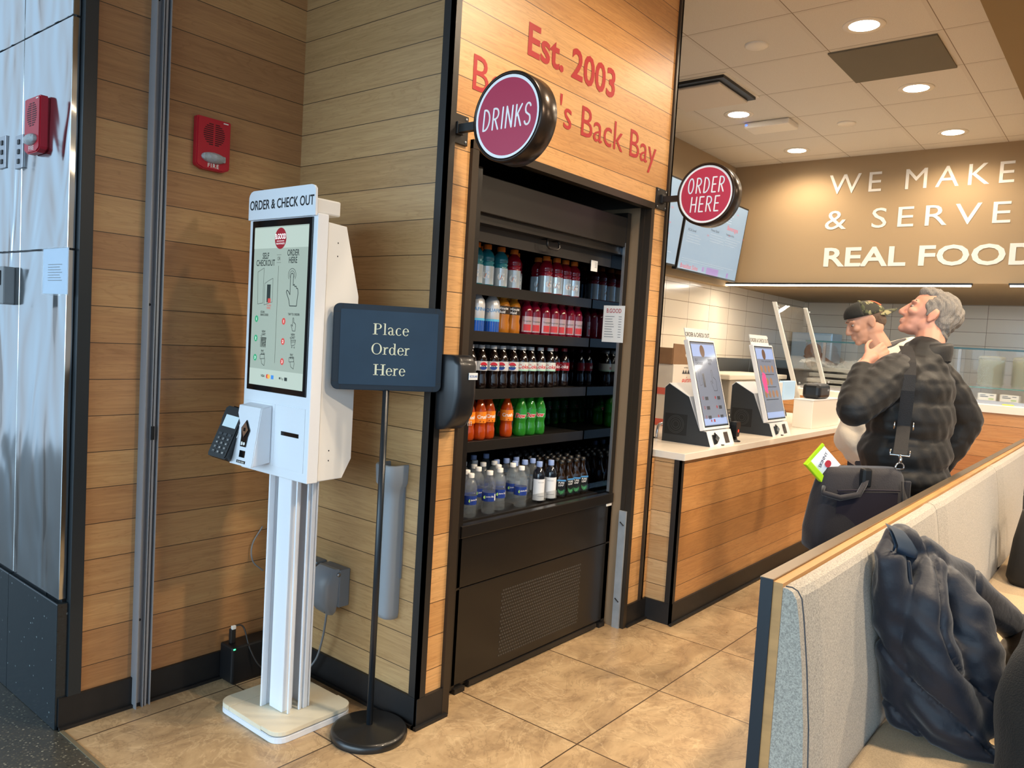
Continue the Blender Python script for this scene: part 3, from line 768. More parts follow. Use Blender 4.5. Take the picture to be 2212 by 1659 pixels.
for j, n_ in enumerate('123'): mb.disc((.038,1.458-j*.0700), .0105, O(0,X), ux, uz, 20, ry=.012)
mb.rect(-.062,-.045,1.520,1.536,O(0,1.5944),ux,uz); mb.text('SCAN\nHERE', .010, (X,yc+.055,1.508), ux, uz, bold=.01)
mb.build('red_step_dots', M_('screen_red', 'b8453f', 0.3, emit='b8453f', es=0.5), sc, world=True)
mb = MB()
for j, n_ in enumerate('123'):
    mb.text(n_, .014, (1.5943,yc+.128,1.457-j*.0695), ux, uz, bold=.02); mb.text(n_, .014, (1.5943,yc-.038,1.453-j*.0700), ux, uz, bold=.02)
mb.build('step_numbers', SLET, sc, world=True)
mb = MB(); X = 1.5943
tx('VISA', .012, -.075, 1.256, bold=.03); tx('Pay', .013, .042, 1.254)
mb.disc((.028,1.259), .004, O(0,X), ux, uz, 12); mb.rect(.056,.072,1.252,1.264,O(0,X),ux,uz)
mb.build('card_names', SD, sc, world=True)
MB().disc((-.047,1.260), .008, O(0,X), ux, uz, 16).build('card_mark', M_('screen_red', 'b8453f'), sc, world=True)
MB().disc((-.038,1.260), .008, O(0,1.5941), ux, uz, 16).build('card_mark', M_('screen_amber', 'd79a45', 0.3, emit='d79a45', es=0.5), sc, world=True)
MB().rect(-.024,-.008,1.252,1.266,O(0,1.5942),ux,uz).build('card_mark', M_('screen_blue', '3a78b8', 0.3, emit='3a78b8', es=0.5), sc, world=True)
# lower front: printer door, scanner pod, terminal
pd = MB().box(1.5975, 1.601, 2.185, 2.352, 0.945, 1.165, .001).build('printer_door', KW, k, world=True)
MB().box(1.5955, 1.599, 2.215, 2.315, 1.062, 1.076).build('receipt_slot', BLKG, pd, world=True)
MB().box(1.5985, 1.6005, 2.362, 2.54, 0.945, 1.165, .001).build('pod_door', KW, k, world=True)
pod = MB().prism([(1.598,0.955),(1.522,0.942),(1.526,0.958),(1.554,1.150),(1.598,1.158)], 1, 2.375, 2.515, 0.003).build('scanner_pod', KW, k, world=True)
def onpod(a, b):   # a along -y from pod middle, b up the sloping face
    n = Vector((0.192, 0, -0.03)).normalized(); s_ = Vector((0.03, 0, 0.192)).normalized()
    return s_
sl = Vector((0.028, 0, 0.192)).normalized(); nn = Vector((-0.192, 0, 0.028)).normalized()
po = Vector((1.526, 2.445, 0.958))+nn*0.0014
MB().prism([(0,0)]*0+[(-.016,.05),(.016,.05),(.019,.085),(.027,.11),(.0,.145),(-.026,.115),(-.018,.085)], 2, 0, .003).build('reader_badge', BLKG, pod)
rb = [o for o in pod.children][0]; rb.matrix_local = Matrix.Translation(po-KB) @ Matrix((Vector((0,-1,0)), sl, nn)).transposed().to_4x4()
MB().prism([(0,.083),(.022,.111),(0,.140),(-.022,.114)], 2, .003, .006, .001).build('silver_diamond', CHROME, rb)
MB().rect(-.006,.006,.105,.117,(0,0,.0065),(1,0,0),(0,1,0)).build('diamond_lens', BLKG, rb)
MB().rect(-.012,-.002,.055,.067,(0,0,.0035),(1,0,0),(0,1,0)).disc((.007,.061),.006,(0,0,.0035),(1,0,0),(0,1,0),12).build('contactless_marks', LTR, rb)
MB().rect(-.017,.017,.012,.036,po,(0,-1,0),sl).build('barcode_window', BLKG, pod, world=True)
MB().rect(-.027,.027,-.009,.001,po,(0,-1,0),sl).build('scan_here_strip', BLKG, pod, world=True)
MB().text('SCAN HERE', .0085, po+nn*.0006+sl*(-.0072), (0,-1,0), sl, bold=.01).build('scan_here_text', LTR, pod, world=True)
# payment terminal on its bracket, left of the pod
def terminal(parent, M):
    t_ = MB().prism([(-.034,-.085),(.034,-.085),(.038,-.075),(.038,.04),(.042,.055),(.042,.095),(.034,.105),(-.034,.105),(-.042,.095),(-.042,.055),(-.038,.04),(-.038,-.075)], 2, -.022, .018, .004).build('card_terminal', DARK, parent)
    t_.matrix_local = M
    s_ = MB().rect(-.027,.027,.028,.072,(0,0,.0186),(1,0,0),(0,1,0)).build('terminal_screen', M_('terminal_lcd', '9fb3bd', 0.2, emit='a8c2cc', es=0.45), t_)
    mb = MB()
    for r_ in range(5):
        for c_ in range(3): mb.box(-.026+c_*.019, -.012+c_*.019, -.070+r_*.0165, -.060+r_*.0165, .018, .0205, .001)
    mb.build('keypad', M_('key_grey', '34373b', 0.5), t_)
    mb = MB()
    for r_ in range(4):
        for c_ in range(3): mb.text('123456789*0#'[(3-r_)*3+c_] if r_ else '*0#'[c_], .009, (-.019+c_*.019, -.0685+r_*.0165, .0207), (1,0,0), (0,1,0))
    mb.build('key_numbers', LTR, t_)
    MB().box(-.02,.02,.105,.110,-.004,.006).build('card_slot', BLKG, t_)
    return t_
tl = Vector((-0.55, -0.10, 0.0))
zax = Vector((-0.80, -0.42, 0.38)).normalized(); yax = (Vector((0,0,1))-zax*zax.z).normalized(); yax = (yax*0.985+yax.cross(zax)*0.17).normalized(); xax = yax.cross(zax)
tp = Vector((1.522, 2.530, 1.036))-KB
tm = terminal(k, Matrix.Translation(tp) @ Matrix((xax, yax, zax)).transposed().to_4x4())
MB().box(.0425,.0435,.0,.05,-.01,.012).build('side_label', PAPER, tm)
MB().tube([(1.60,2.52,1.06),(1.575,2.535,1.05),(1.545,2.545,1.04)], .012, 8).build('terminal_bracket', KW, k, world=True)

# ---------------------------------------------------------------- Place Order Here floor sign
sg = thing('floor_sign', 'dark blue Place Order Here sign on a black pole with a round base', 'sign', (1.828, 2.043, 0))
MB().lathe([(0.135,0),(0.137,.012),(0.132,.026),(0.122,.030),(0.03,.034),(0.022,.040),(0.0,.04)], (0,0,0), 56).build('base', M_('sign_base_black', '1b1a19', 0.35, coat=0.3), sg)
MB().tube([(0,0,.035),(0,0,1.25)], .0115, 16).build('pole', M_('sign_pole', '1c2228', 0.3), sg)
ang = math.atan2(-0.774+0.628*0.30, 0.631+0.776*0.30)
SM = Matrix.Translation((0,0,1.386)) @ Matrix.Rotation(ang, 4, 'Z') @ Matrix.Rotation(R(90), 4, 'X') @ Matrix.Rotation(R(0.35), 4, 'Z')
fr = MB().prism(rrect(-.190,.190,-.147,.147,.022), 2, -.012, .012, .003).build('frame', M_('sign_frame', '1d2630', 0.35), sg); fr.matrix_local = SM
MB().prism(rrect(-.166,.170,-.128,.128,.004,2), 2, .012, .0135).build('face', M_('sign_blue', '22384c', 0.45, var=0.08, vscale=9), fr)
mb = MB()
for sx_ in (-1, 1):
    for sy_ in (-1, 1):
        mb.box(sx_*.178-.012, sx_*.178+.012, sy_*.118-.001, sy_*.118+.001, .0112, .0124); mb.box(sx_*.160-.001, sx_*.160+.001, sy_*.137-.01, sy_*.137+.01, .0112, .0124)
mb.build('corner_joints', BLK, fr)
# serif letters: thick stems, hairlines and slab feet
def serif(mb, word, h, cx, cy):
    A, T = .115, .045   # thick, thin
    def stem(x, y0, y1, w=A): return ('r', x-w/2, x+w/2, y0, y1)
    def sf(x, y, w=.30, t=.035): return ('r', x-w/2, x+w/2, y, y+t)
    def ring(x, y, rx, ry, a0=0, a1=360): return ('o', x, y, rx, ry, a0, a1)
    G = {
     'P': (.60, [stem(.15,0,.68), sf(.15,0), ('r',.02,.3,.645,.68), ring(.30,.505,.235,.175,-90,90), ('r',.15,.31,.32,.345)]),
     'O': (.74, [ring(.37,.34,.32,.35)]),
     'H': (.74, [stem(.15,0,.68), stem(.59,0,.68), sf(.15,0), sf(.59,0), sf(.15,.645), sf(.59,.645), ('r',.15,.59,.325,.365)]),
     'l': (.29, [stem(.14,0,.70,.085), sf(.14,0,.24,.028), ('r',.03,.16,.672,.70)]),
     'a': (.46, [stem(.31,.05,.36,.085), ring(.21,.125,.16,.13), ('s',[(.05,.36),(.12,.44),(.22,.455),(.30,.40),(.31,.33)],.05), ('s',[(.31,.06),(.36,.015),(.44,.04)],.04)]),
     'c': (.44, [ring(.25,.225,.20,.235,50,320)]),
     'e': (.45, [ring(.24,.225,.20,.235,5,325), ('r',.06,.42,.235,.265)]),
     'r': (.36, [stem(.12,0,.44,.085), sf(.12,0,.24,.028), ('r',.02,.12,.42,.45), ('s',[(.15,.33),(.22,.42),(.31,.42)],.07)]),
     'd': (.51, [stem(.38,.02,.70,.085), ('r',.27,.40,.672,.70), ring(.22,.225,.19,.235), ('r',.38,.49,0,.03)]),
    }
    tot = sum(G[c][0] for c in word); x = -tot/2
    o, u, v = (cx, cy, .0142), (1,0,0), (0,1,0)
    for c in word:
        for g in G[c][1]:
            if g[0] == 'r': mb.rect((x+g[1])*h, (x+g[2])*h, g[3]*h, g[4]*h, o, u, v)
            elif g[0] == 's': mb.ribbon([((x+a)*h, b*h) for a, b in g[1]], g[2]*h, o, u, v)
            else:
                _, X, Y, rx, ry, a0, a1 = g; n = 28; vs = []
                for q in range(n+1):
                    a = R(a0+(a1-a0)*q/n); w = T+(.105-T)*abs(math.cos(a))**1.4*(1.0 if rx > .2 else .8)
                    vs.append(((x+X+rx*math.cos(a))*h, (Y+ry*math.sin(a))*h)); vs.append(((x+X+(rx-w)*math.cos(a))*h, (Y+(ry-T*.75)*math.sin(a))*h))
                mb.add([(cx+a, cy+b, .0142) for a, b in vs], [(2*q, 2*q+2, 2*q+3, 2*q+1) for q in range(n)])
        x += G[c][0]
for wd, dy in (('Place', .046), ('Order', -.022), ('Here', -.094)):
    mb = MB(); serif(mb, wd, .056, .006, dy); mb.build('lettering', M_('sign_cream', 'd8d9bd', 0.5), fr)

# ---------------------------------------------------------------- hand sanitiser dispenser on the wall corner
dp = thing('soap_dispenser', 'black hands-free dispenser with a small white label beside the cooler', 'dispenser', (2.042, 1.965, 1.105))
P = []
prof = [(0.0,.0,.90),(.004,.035,.94),(.02,.06,.97),(.06,.085,1.0),(.13,.095,1.0),(.235,.092,1.0),(.262,.080,.97),(.270,.062,.93)]
rows = []
for z, d, wsc in prof:
    hw = .052*wsc; r_ = min(.022, d*.5) if d > 0 else .001
    pts = [(-hw, .0)]+[(-hw+r_-r_*math.cos(R(a)), -d-.02+r_-r_*math.sin(R(a))) for a in (0,30,60,90)]+[(hw-r_+r_*math.cos(R(a)), -d-.02+r_-r_*math.sin(R(a))) for a in (90,60,30,0)]+[(hw, 0)]
    rows.append([(x, y, z) for x, y in pts])
mb = MB().grid(rows); n_ = len(rows[0])
mb.add(rows[-1], [tuple(range(n_))]); mb.add(rows[0], [tuple(range(n_))[::-1]])
mb.build('housing', M_('dispenser_black', '26272a', 0.32, metal=0.3, coat=0.2), dp)
MB().box(-.003,.043,-.1175,-.1145,.185,.210,.001).build('label', M_('label_silver', 'dfe3e6', 0.3), dp)
MB().text('ECOLAB', .0105, (.020,-.1179,.194), (1,0,0), (0,0,1), bold=.02).build('label_text', M_('label_blue', '1f5fae', 0.4), dp)
mb = MB()
for a in range(3): mb.ribbon([(.012+a*.008,.02),(.010+a*.009,.030),(.016+a*.006,.038)], .0015, (0,-.112,0), (1,0,0), (0,0,1), False)
mb.build('hand_icon', LTR, dp)

# grey wrap holder on the side wall
hl = thing('wand_holder', 'grey plastic trough hanging on the side wall behind the pole', 'holder', (1.982, 2.12, 0.37))
mb = MB()
def trough(z, w, d, r_): return [(-.001, -w, z), (-d+r_, -w, z), (-d, -w+r_, z), (-d, w-r_, z), (-d+r_, w, z), (-.001, w, z)]
rows = [trough(z, w, d, r_) for z, w, d, r_ in ((0,.020,.02,.008),(.008,.032,.05,.015),(.03,.036,.060,.015),(.46,.036,.060,.015),(.50,.040,.066,.016),(.52,.050,.082,.018),(.585,.052,.086,.018),(.590,.049,.082,.016),(.50,.034,.055,.012))]
mb.grid([[Vector(p) for p in r_] for r_ in rows]); mb.add(rows[0], [tuple(range(6))]); mb.add(rows[-1], [tuple(range(6))])
mb.build('trough', M_('grey_pvc', '8f959b', 0.45), hl)
MB().box(-.006,0,-.044,-.030,.16,.52).build('mounting_rail', ALU, hl)

# weatherproof outlet covers
def outlet(y, z, label, num):
    t = thing('outlet_cover', label, 'outlet', (1.982, y, z))
    MB().box(-.052, 0, -.065, .065, -.075, .075, .004).build('back_box', M_('outlet_box', '777b80', 0.5), t)
    rows = []
    for zz, d, w in ((-.115,.060,.026),(-.095,.085,.045),(-.05,.112,.058),(.02,.112,.060),(.06,.095,.060),(.078,.066,.058)):
        rows.append([(-.05,-w,zz),(-d+.012,-w,zz),(-d,-w+.012,zz),(-d,w-.012,zz),(-d+.012,w,zz),(-.05,w,zz)])
    mb = MB().grid([[Vector(p) for p in r_] for r_ in rows]); mb.add(rows[0], [tuple(range(6))]); mb.add(rows[-1], [tuple(range(6))])
    mb.build('bubble_lid', M_('outlet_lid', '8b9096', 0.4), t)
    mb = MB(); mb.tube([(-.056,-.066,.058),(-.056,-.060,.058)], .008, 12); mb.tube([(-.056,.066,.058),(-.056,.060,.058)], .008, 12)
    mb.build('hinge', ALU, t)
    if num: MB().text(num, .018, (-.0865,-.024,-.098), (0,-1,0), (0,0,1), bold=.02).build('number', TXT, t)
outlet(2.435, 0.425, 'grey bubble outlet cover with a cord, the one nearer the corner trim', '1')
outlet(2.585, 0.425, 'grey bubble outlet cover half hidden behind the kiosk column', None)
CORD = M_('grey_cord', '82868a', 0.5)
def cord(pts, r, mat, label, n=40, name='power_cord'):
    """smooth cord through pts"""
    P = [Vector(p) for p in pts]; P = [P[0]*2-P[1]]+P+[P[-1]*2-P[-2]]; out = []
    for i in range(1, len(P)-2):
        for q in range(10):
            t_ = q/10
            out.append(0.5*((2*P[i])+(-P[i-1]+P[i+1])*t_+(2*P[i-1]-5*P[i]+4*P[i+1]-P[i+2])*t_*t_+(-P[i-1]+3*P[i]-3*P[i+1]+P[i+2])*t_**3))
    out.append(P[-2])
    return tag(MB().tube(out, r, 8).build(name, mat), label, 'cord')
cord([(1.925,2.435,.315),(1.922,2.436,.28),(1.925,2.455,.20),(1.93,2.50,.10),(1.91,2.56,.03),(1.87,2.62,.006)], .0042, CORD, 'grey power cord hanging from the outlet cover to the floor')
cord([(1.86,2.80,.60),(1.815,2.80,.53),(1.82,2.80,.46),(1.87,2.80,.41)], .003, CORD, 'thin grey cord looping on the back wall left of the kiosk column')
# battery backup on the floor
ub = thing('battery_backup', 'black battery backup box on the floor against the back wall', 'power supply', (1.78, 2.75, 0))
MB().box(1.683, 1.90, 2.705, 2.797, 0.006, 0.155, .008).build('case', M_('ups_black', '141416', 0.45), ub, world=True)
MB().box(1.695, 1.89, 2.71, 2.79, 0.0, 0.008).build('feet', BLK, ub, world=True)
MB().box(1.688, 1.696, 2.7035, 2.706, 0.145, 0.149).build('power_led', M_('led_green', '20ff60', 0.4, emit='30ff70', es=6), ub, world=True)
MB().box(1.700, 1.722, 2.745, 2.765, 0.155, 0.215, .004).build('plug', BLK, ub, world=True)
MB().box(1.703, 1.72, 2.743, 2.755, 0.213, 0.228, .002).build('plug_tag', LTR, ub, world=True)
cord([(1.715,2.752,.225),(1.75,2.74,.215),(1.76,2.70,.13),(1.79,2.665,.06),(1.85,2.64,.04),(1.92,2.63,.03)], .0032, BLK, 'thin black cord drooping from the battery backup plug')
# ================================================================ open drinks cooler
CB = (2.79, 2.05, 0)
ck = thing('drinks_cooler', 'black open-front refrigerated drinks cooler built into the oak wall', 'cooler', CB)
CBLK = M_('cooler_black', '1c1917', 0.3, coat=0.15)
CSH = M_('cooler_shelf_black', '1f1c1a', 0.35)
def cw(mb, n, m, p=None): return mb.build(n, m, p or ck, world=True)
cw(MB().box(2.19, 2.275, 2.05, 2.09, .02, 2.10).box(2.19, 2.255, 2.09, 2.86, .02, 2.10), 'left_side', CBLK)
MIR = M_('side_mirror_glass', '5b6570', 0.04, metal=1.0)
cw(MB().box(3.366, 3.400, 2.05, 2.86, .02, 2.10), 'right_side', CBLK)
cw(MB().rect(2.065, 2.80, .68, 1.93, (3.3655,0,0), (0,1,0), (0,0,1)), 'mirror_panel', MIR)
cw(MB().box(3.362, 3.368, 2.050, 2.064, .70, 1.95), 'mirror_edge', ALU)
cw(MB().box(2.255, 3.366, 2.82, 2.86, .05, 2.10), 'back_panel', M_('cooler_back', '131211', 0.5))
cw(MB().box(2.262, 3.40, 2.052, 2.30, 1.930, 2.075, .003).box(2.262, 3.40, 2.30, 2.86, 1.90, 2.09), 'hood', CSH)
cw(MB().box(2.262, 3.366, 2.07, 2.20, 1.893, 1.905).box(2.262, 3.366, 2.075, 2.085, 1.905, 1.93), 'hood_rail', CBLK)
cur = cw(MB().box(2.265, 3.364, 2.128, 2.134, 1.83, 1.90), 'night_curtain', M_('curtain_grey', '332e2a', 0.5))
cw(MB().tube([(2.775,2.125,1.895),(2.775,2.098,1.893),(2.77,2.090,1.885),(2.77,2.088,1.862),(2.785,2.088,1.853),(2.845,2.088,1.853),(2.86,2.088,1.862),(2.86,2.090,1.885),(2.855,2.098,1.893),(2.855,2.125,1.895)], .005, 8), 'curtain_handle', CBLK, cur)
# lower front: deck, grille, kick panels
cw(MB().box(2.262, 3.366, 2.12, 2.82, .655, .683), 'deck', CSH)
cw(MB().box(2.262, 3.40, 2.042, 2.078, .640, .690, .003), 'front_rail', CBLK)
mb = MB().box(2.265, 3.366, 2.075, 2.125, .655, .668)
for i in range(9): mb.box(2.265, 3.366, 2.078+i*.005, 2.080+i*.005, .668, .672)
for i in range(60): mb.box(2.27+i*.0183, 2.2715+i*.0183, 2.077, 2.124, .667, .671)
cw(mb, 'air_grille', M_('grille_dark', '4a453f', 0.4, 0.6))
cw(MB().box(2.265, 3.364, 2.126, 2.129, .683, .735), 'glass_lip', GLASS)
up = cw(MB().box(2.255, 3.40, 2.05, 2.07, .437, .640, .002), 'upper_panel', CBLK)
cw(MB().box(3.345, 3.392, 2.046, 2.051, .626, .646, .001), 'maker_plate', LTR, up)
lo = cw(MB().box(2.255, 3.40, 2.05, 2.07, .035, .432, .002), 'lower_panel', CBLK)
mb = MB()
for i in range(38):
    for j in range(20):
        x = 2.545+i*.0158+(j % 2)*.0079; z = .078+j*.0150
        mb.box(x, x+.0105, 2.0485, 2.0505, z, z+.0062)
g_ = cw(mb, 'vent_perforation', M_('vent_holes', '4b4741', 0.5), lo)
cw(MB().box(2.26, 3.39, 2.06, 2.80, .02, .66), 'machine_case', CBLK)
cw(MB().box(2.27, 2.33, 2.04, 2.10, 0, .022).box(2.36, 3.32, 2.045, 2.07, .008, .03).box(3.34, 3.39, 2.04, 2.10, 0, .022), 'kick_strip', BLK)
SZ = (1.665, 1.465, 1.213, .985)
for z in SZ:
    sh = cw(MB().box(2.262, 3.360, 2.236, 2.80, z-.016, z), 'shelf', CSH)
    cw(MB().box(2.262, 3.360, 2.228, 2.236, z-.042, z+.004, .001), 'price_rail', CSH, sh)
pl_ = thing('price_list', 'white B.GOOD price list taped inside the cooler on the mirrored side', 'price list', (3.362, 2.09, 1.547))
MB().box(-.0005,.0005,-.062,.062,-.092,.092).build('paper_sheet', PAPER, pl_)
mb = MB().text('B.GOOD', .030, (-.0012,0,.056), (0,-1,0), (0,0,1), bold=.01, sx=.75); mb.build('heading', REDTX, pl_)
mb = MB()
for i in range(9):
    w_ = .055-.012*((i*7) % 4)/3
    mb.rect(-.050,-.050+w_,.036-i*.0128,.0385-i*.0128,(-.0012,0,0),(0,-1,0),(0,0,1)); mb.rect(.030,.047,.036-i*.0128,.0385-i*.0128,(-.0012,0,0),(0,-1,0),(0,0,1))
mb.build('price_lines', GREYTX, pl_)
tg = thing('shelf_tag', 'small white tag clipped to the edge of the night curtain', 'tag', (3.20, 2.12, 1.82))
MB().box(-.028,.028,-.001,.001,-.026,.026).build('card', PAPER, tg)
mb = MB()
for i in range(4): mb.rect(.004,.024,.014-i*.007,.016-i*.007,(0,-.0015,0),(1,0,0),(0,0,1))
mb.build('print', GREYTX, tg)
# metal guard on the right reveal
gd = thing('corner_guard', 'pale metal strip standing on the floor against the right reveal of the cooler bay', 'guard', (3.41, 1.99, 0))
MB().box(-.0035, 0.007, -.022, .018, 0, .605).build('strip', M_('guard_metal', 'aab0b6', 0.4, 0.3, var=0.12, vscale=14), gd)
for z_ in (.54, .145): MB().tube([(-.006,.008,z_+.008),(-.006,-.014,z_-.008)], .003, 6).build('tie_wire', BLK, gd)

# ---------------------------------------------------------------- bottles
def bend(r, z0=0, phi=0.0):
    def f(a, b):
        t_ = a/r-math.pi/2+phi
        return (r*math.cos(t_), r*math.sin(t_), z0+b)
    return f
def band(mb, r, z0, z1, a0=0, a1=360, n=20):
    vs = []; fs = []
    for k_ in range(n+1):
        t_ = R(a0+(a1-a0)*k_/n)-math.pi/2
        vs += [(r*math.cos(t_), r*math.sin(t_), z0), (r*math.cos(t_), r*math.sin(t_), z1)]
    for k_ in range(n): fs.append((2*k_, 2*k_+2, 2*k_+3, 2*k_+1))
    return mb.add(vs, fs, True)
ORD = ['first','second','third','fourth','fifth','sixth','seventh','eighth','ninth','tenth','eleventh','twelfth','thirteenth','fourteenth']
def liquid(n, c, tr=0.35): return M_(n, c, 0.07, trans=tr, ior=1.34, coat=0.5)
CLEARB = M_('clear_bottle', 'dfe8ec', 0.05, trans=0.8, ior=1.15, alpha=0.42, spec=0.9, coat=0.5)
CAPW = M_('cap_white', 'f0f0ee', 0.4); CAPO = M_('cap_orange', 'e07a2c', 0.4); CAPG = M_('cap_grey', 'b9bcbf', 0.4); CAPB = M_('cap_blue', '8fa6d8', 0.4); CAPK = M_('cap_black', '1e1d1d', 0.35); CAPGO = M_('cap_gold', 'c79a34', 0.35)
SILV = M_('label_foil', 'c3cdd2', 0.22, metal=0.35)
def proto(name, body, cap, body_m, cap_m, labels=(), sq=0.0):
    """labels: list of (partname, material, builder)"""
    t = thing(name, None, None)
    MB().lathe(body, n=20, sq=sq).build('body', body_m, t)
    MB().lathe(cap, n=16).build('cap', cap_m, t)
    for n_, m_, mb_, sub in labels:
        o = mb_.build(n_, m_, t)
        for n2, m2, mb2 in sub: mb2.build(n2, m2, o)
    return t
def T(s_, sz, z, r, bold=.01, sx=1.0, shear=0.0, phi=0.0): return MB().text(s_, sz, (0,0,0), (1,0,0), (0,0,1), bold=bold, sx=sx, shear=shear, bend=bend(r, z, phi))
def gprof(): return [(.0,0),(.030,0),(.034,.006),(.034,.045),(.0325,.055),(.034,.065),(.034,.092),(.031,.098),(.034,.104),(.034,.108),(.031,.112),(.034,.118),(.033,.136),(.027,.150),(.018,.160),(.015,.163),(.015,.166)]
gcap = [(.019,.164),(.019,.184),(.017,.186),(.0,.186)]
def glabel():
    return [('label', SILV, band(MB(), .0346, .010, .090), [('label_text', M_('g_white', 'f2f2f2', 0.4), T('G', .048, .035, .0350, .03)), ('label_mark', CAPO, T('/', .026, .040, .0353, .01, 1.2))])]
P_TEAL = proto('sports_drink_bottle', gprof(), gcap, liquid('drink_teal', '2f8f9c'), CAPO, glabel())
P_RED = proto('sports_drink_bottle', gprof(), gcap, liquid('drink_red', 'a3142a'), CAPO, glabel())
aprof = [(.0,0),(.034,0),(.037,.004),(.037,.120),(.033,.140),(.021,.158),(.019,.164),(.019,.168)]
P_ALU = proto('aluminium_water_bottle', aprof, [(.021,.166),(.021,.182),(.0,.183)], M_('alu_white', 'cfd2d6', 0.28, metal=0.35), M_('cap_alu', '9fa3a8', 0.3, 0.7),
  [('blue_band', M_('alu_blue', '1d56b4', 0.25, metal=0.25), band(MB(), .0374, .002, .052), [('wave', M_('alu_sky', '58b3e0', 0.3), band(MB(), .0376, .050, .060))]), ('lettering', M_('alu_text', '4a8ed0', 0.3), T('AQUAFINA', .022, .092, .0374, .01), [])])
jprof = [(.0,0),(.031,0),(.034,.006),(.034,.040),(.030,.060),(.033,.080),(.033,.128),(.026,.145),(.017,.156),(.015,.160)]
P_JUI = proto('juice_bottle', jprof, [(.018,.158),(.018,.176),(.0,.177)], liquid('juice_amber', 'd98a2a', 0.45), CAPGO,
  [('label', M_('juice_label', '2c2118', 0.35), band(MB(), .0337, .088, .124), [('label_text', M_('g_white', 'f2f2f2'), T('Minute\nMaid', .017, .108, .0340, .015))])])
kprof = [(.0,0),(.028,0),(.031,.005),(.031,.108),(.027,.128),(.018,.146),(.015,.152),(.015,.158)]
P_JRED = proto('juice_bottle', kprof, [(.018,.156),(.018,.172),(.0,.173)], liquid('juice_red', '8e1230', 0.4), M_('cap_darkred', '7d1f22', 0.4),
  [('label', M_('juice_red_label', 'b59aa0', 0.25, metal=0.2), band(MB(), .0316, .014, .088, -52, 52), [('label_text', M_('juice_green', '2c4a3a', 0.4), T('Tropicana', .011, .062, .0319, .01)), ('fruit_mark', M_('juice_fruit', 'c23a40', 0.4), band(MB(), .0318, .020, .050, -35, 35, 8))])])
sprof = [(.0,.004),(.012,.002),(.020,0),(.027,.004),(.030,.014),(.030,.045),(.027,.058),(.027,.070),(.0305,.084),(.0305,.122),(.027,.140),(.019,.162),(.013,.176),(.0125,.182)]
scap = [(.0155,.180),(.0155,.194),(.0145,.196),(.0,.196)]
COLA = M_('cola_dark', '160b09', 0.06, coat=0.6, spec=0.7)
P_PEP = proto('cola_bottle', sprof, scap, COLA, CAPG,
  [('label', M_('label_silverwhite', 'c9ccd2', 0.3), band(MB(), .0309, .082, .124), [
    ('logo_white', M_('logo_white', 'f2f2f2', 0.35), MB().disc((0,0), .0185, (0,-.0312,.103), (1,0,0), (0,0,1), 24)),
    ('logo_red', M_('logo_redp', 'c01f32', 0.35), MB().add([(.0172*math.cos(R(a)), -.0316, .1065+.0172*math.sin(R(a))*.82) for a in range(0,181,15)], [tuple(range(13))])),
    ('logo_blue', M_('logo_bluep', '1b3f94', 0.35), MB().add([(.0172*math.cos(R(a)), -.0316, .0995+.0172*math.sin(R(a))*.82) for a in range(180,361,15)], [tuple(range(13))])),
    ('logo_text', M_('logo_navy', '10131f', 0.4), MB().text('PEPSI', .0115, (0,-.0320,.0990), (1,0,0), (0,0,1), bold=.03, sx=.95))])])
P_DIET = proto('cola_bottle', sprof, scap, COLA, CAPG,
  [('label', M_('label_pale', 'cfd4d2', 0.3), band(MB(), .0309, .082, .124), [('label_text', M_('coke_red', 'c3162b', 0.35), T('Coke', .027, .094, .0313, .015, shear=.12)), ('green_line', M_('pale_green', 'a7d5c2', 0.4), band(MB(), .0311, .082, .089))])])
P_COKE = proto('cola_bottle', sprof, scap, COLA, M_('cap_red', '6d1018', 0.4),
  [('label', M_('label_cokered', '8e1420', 0.3), band(MB(), .0309, .082, .124), [('label_text', M_('g_white', 'f2f2f2'), T('Coke', .027, .094, .0313, .01, shear=.12))])])
P_CRUSH = proto('orange_soda_bottle', sprof, scap, liquid('orange_soda', 'd9571a', 0.45), CAPO,
  [('label', M_('label_orange', 'ee8a22', 0.3), band(MB(), .0309, .078, .128), [('label_text', M_('g_white', 'f2f2f2'), T('Crush', .022, .098, .0313, .03)), ('fruit_marks', M_('crush_brown', '7a3d10', 0.4), MB().disc((-.012,.086), .003, (0,-.0303,0), (1,0,0), (0,0,1), 10).disc((.004,.084), .003, (0,-.0314,0), (1,0,0), (0,0,1), 10))])])
P_DEW = proto('citrus_soda_bottle', sprof, scap, liquid('green_soda', '3fae3a', 0.55), M_('cap_green', '2b8a3a', 0.4),
  [('label', M_('label_green', '2e8c3c', 0.3), band(MB(), .0309, .084, .128), [('label_text', M_('dew_red', 'c02230', 0.35), T('Dew', .026, .090, .0315, .04, shear=.3)), ('label_outline', M_('g_white', 'f2f2f2'), T('Dew', .0275, .0895, .0313, .08, shear=.3))])])
wprof = [(.0,.002),(.022,0),(.028,.004),(.0295,.02),(.028,.026),(.0295,.034),(.028,.042),(.0295,.052),(.0295,.094),(.028,.102),(.0295,.110),(.029,.130),(.024,.148),(.014,.162),(.012,.166),(.012,.172)]
P_WAT = proto('water_bottle', wprof, [(.0145,.168),(.0145,.184),(.0135,.186),(.0,.186)], CLEARB, CAPW,
  [('label', M_('label_waterblue', '27408f', 0.3), band(MB(), .0300, .056, .094), [('label_text', M_('g_white', 'f2f2f2'), T('pure life', .011, .074, .0304, .01, phi=.3)), ('green_dot', M_('water_green', '9fcf6a', 0.4), MB().disc((0,0), .007, (-.013,-.0274,.074), (1,.45,0), (0,0,1), 14)), ('bar_code', M_('g_white', 'f2f2f2'), band(MB(), .0304, .060, .088, 60, 78, 3))])])
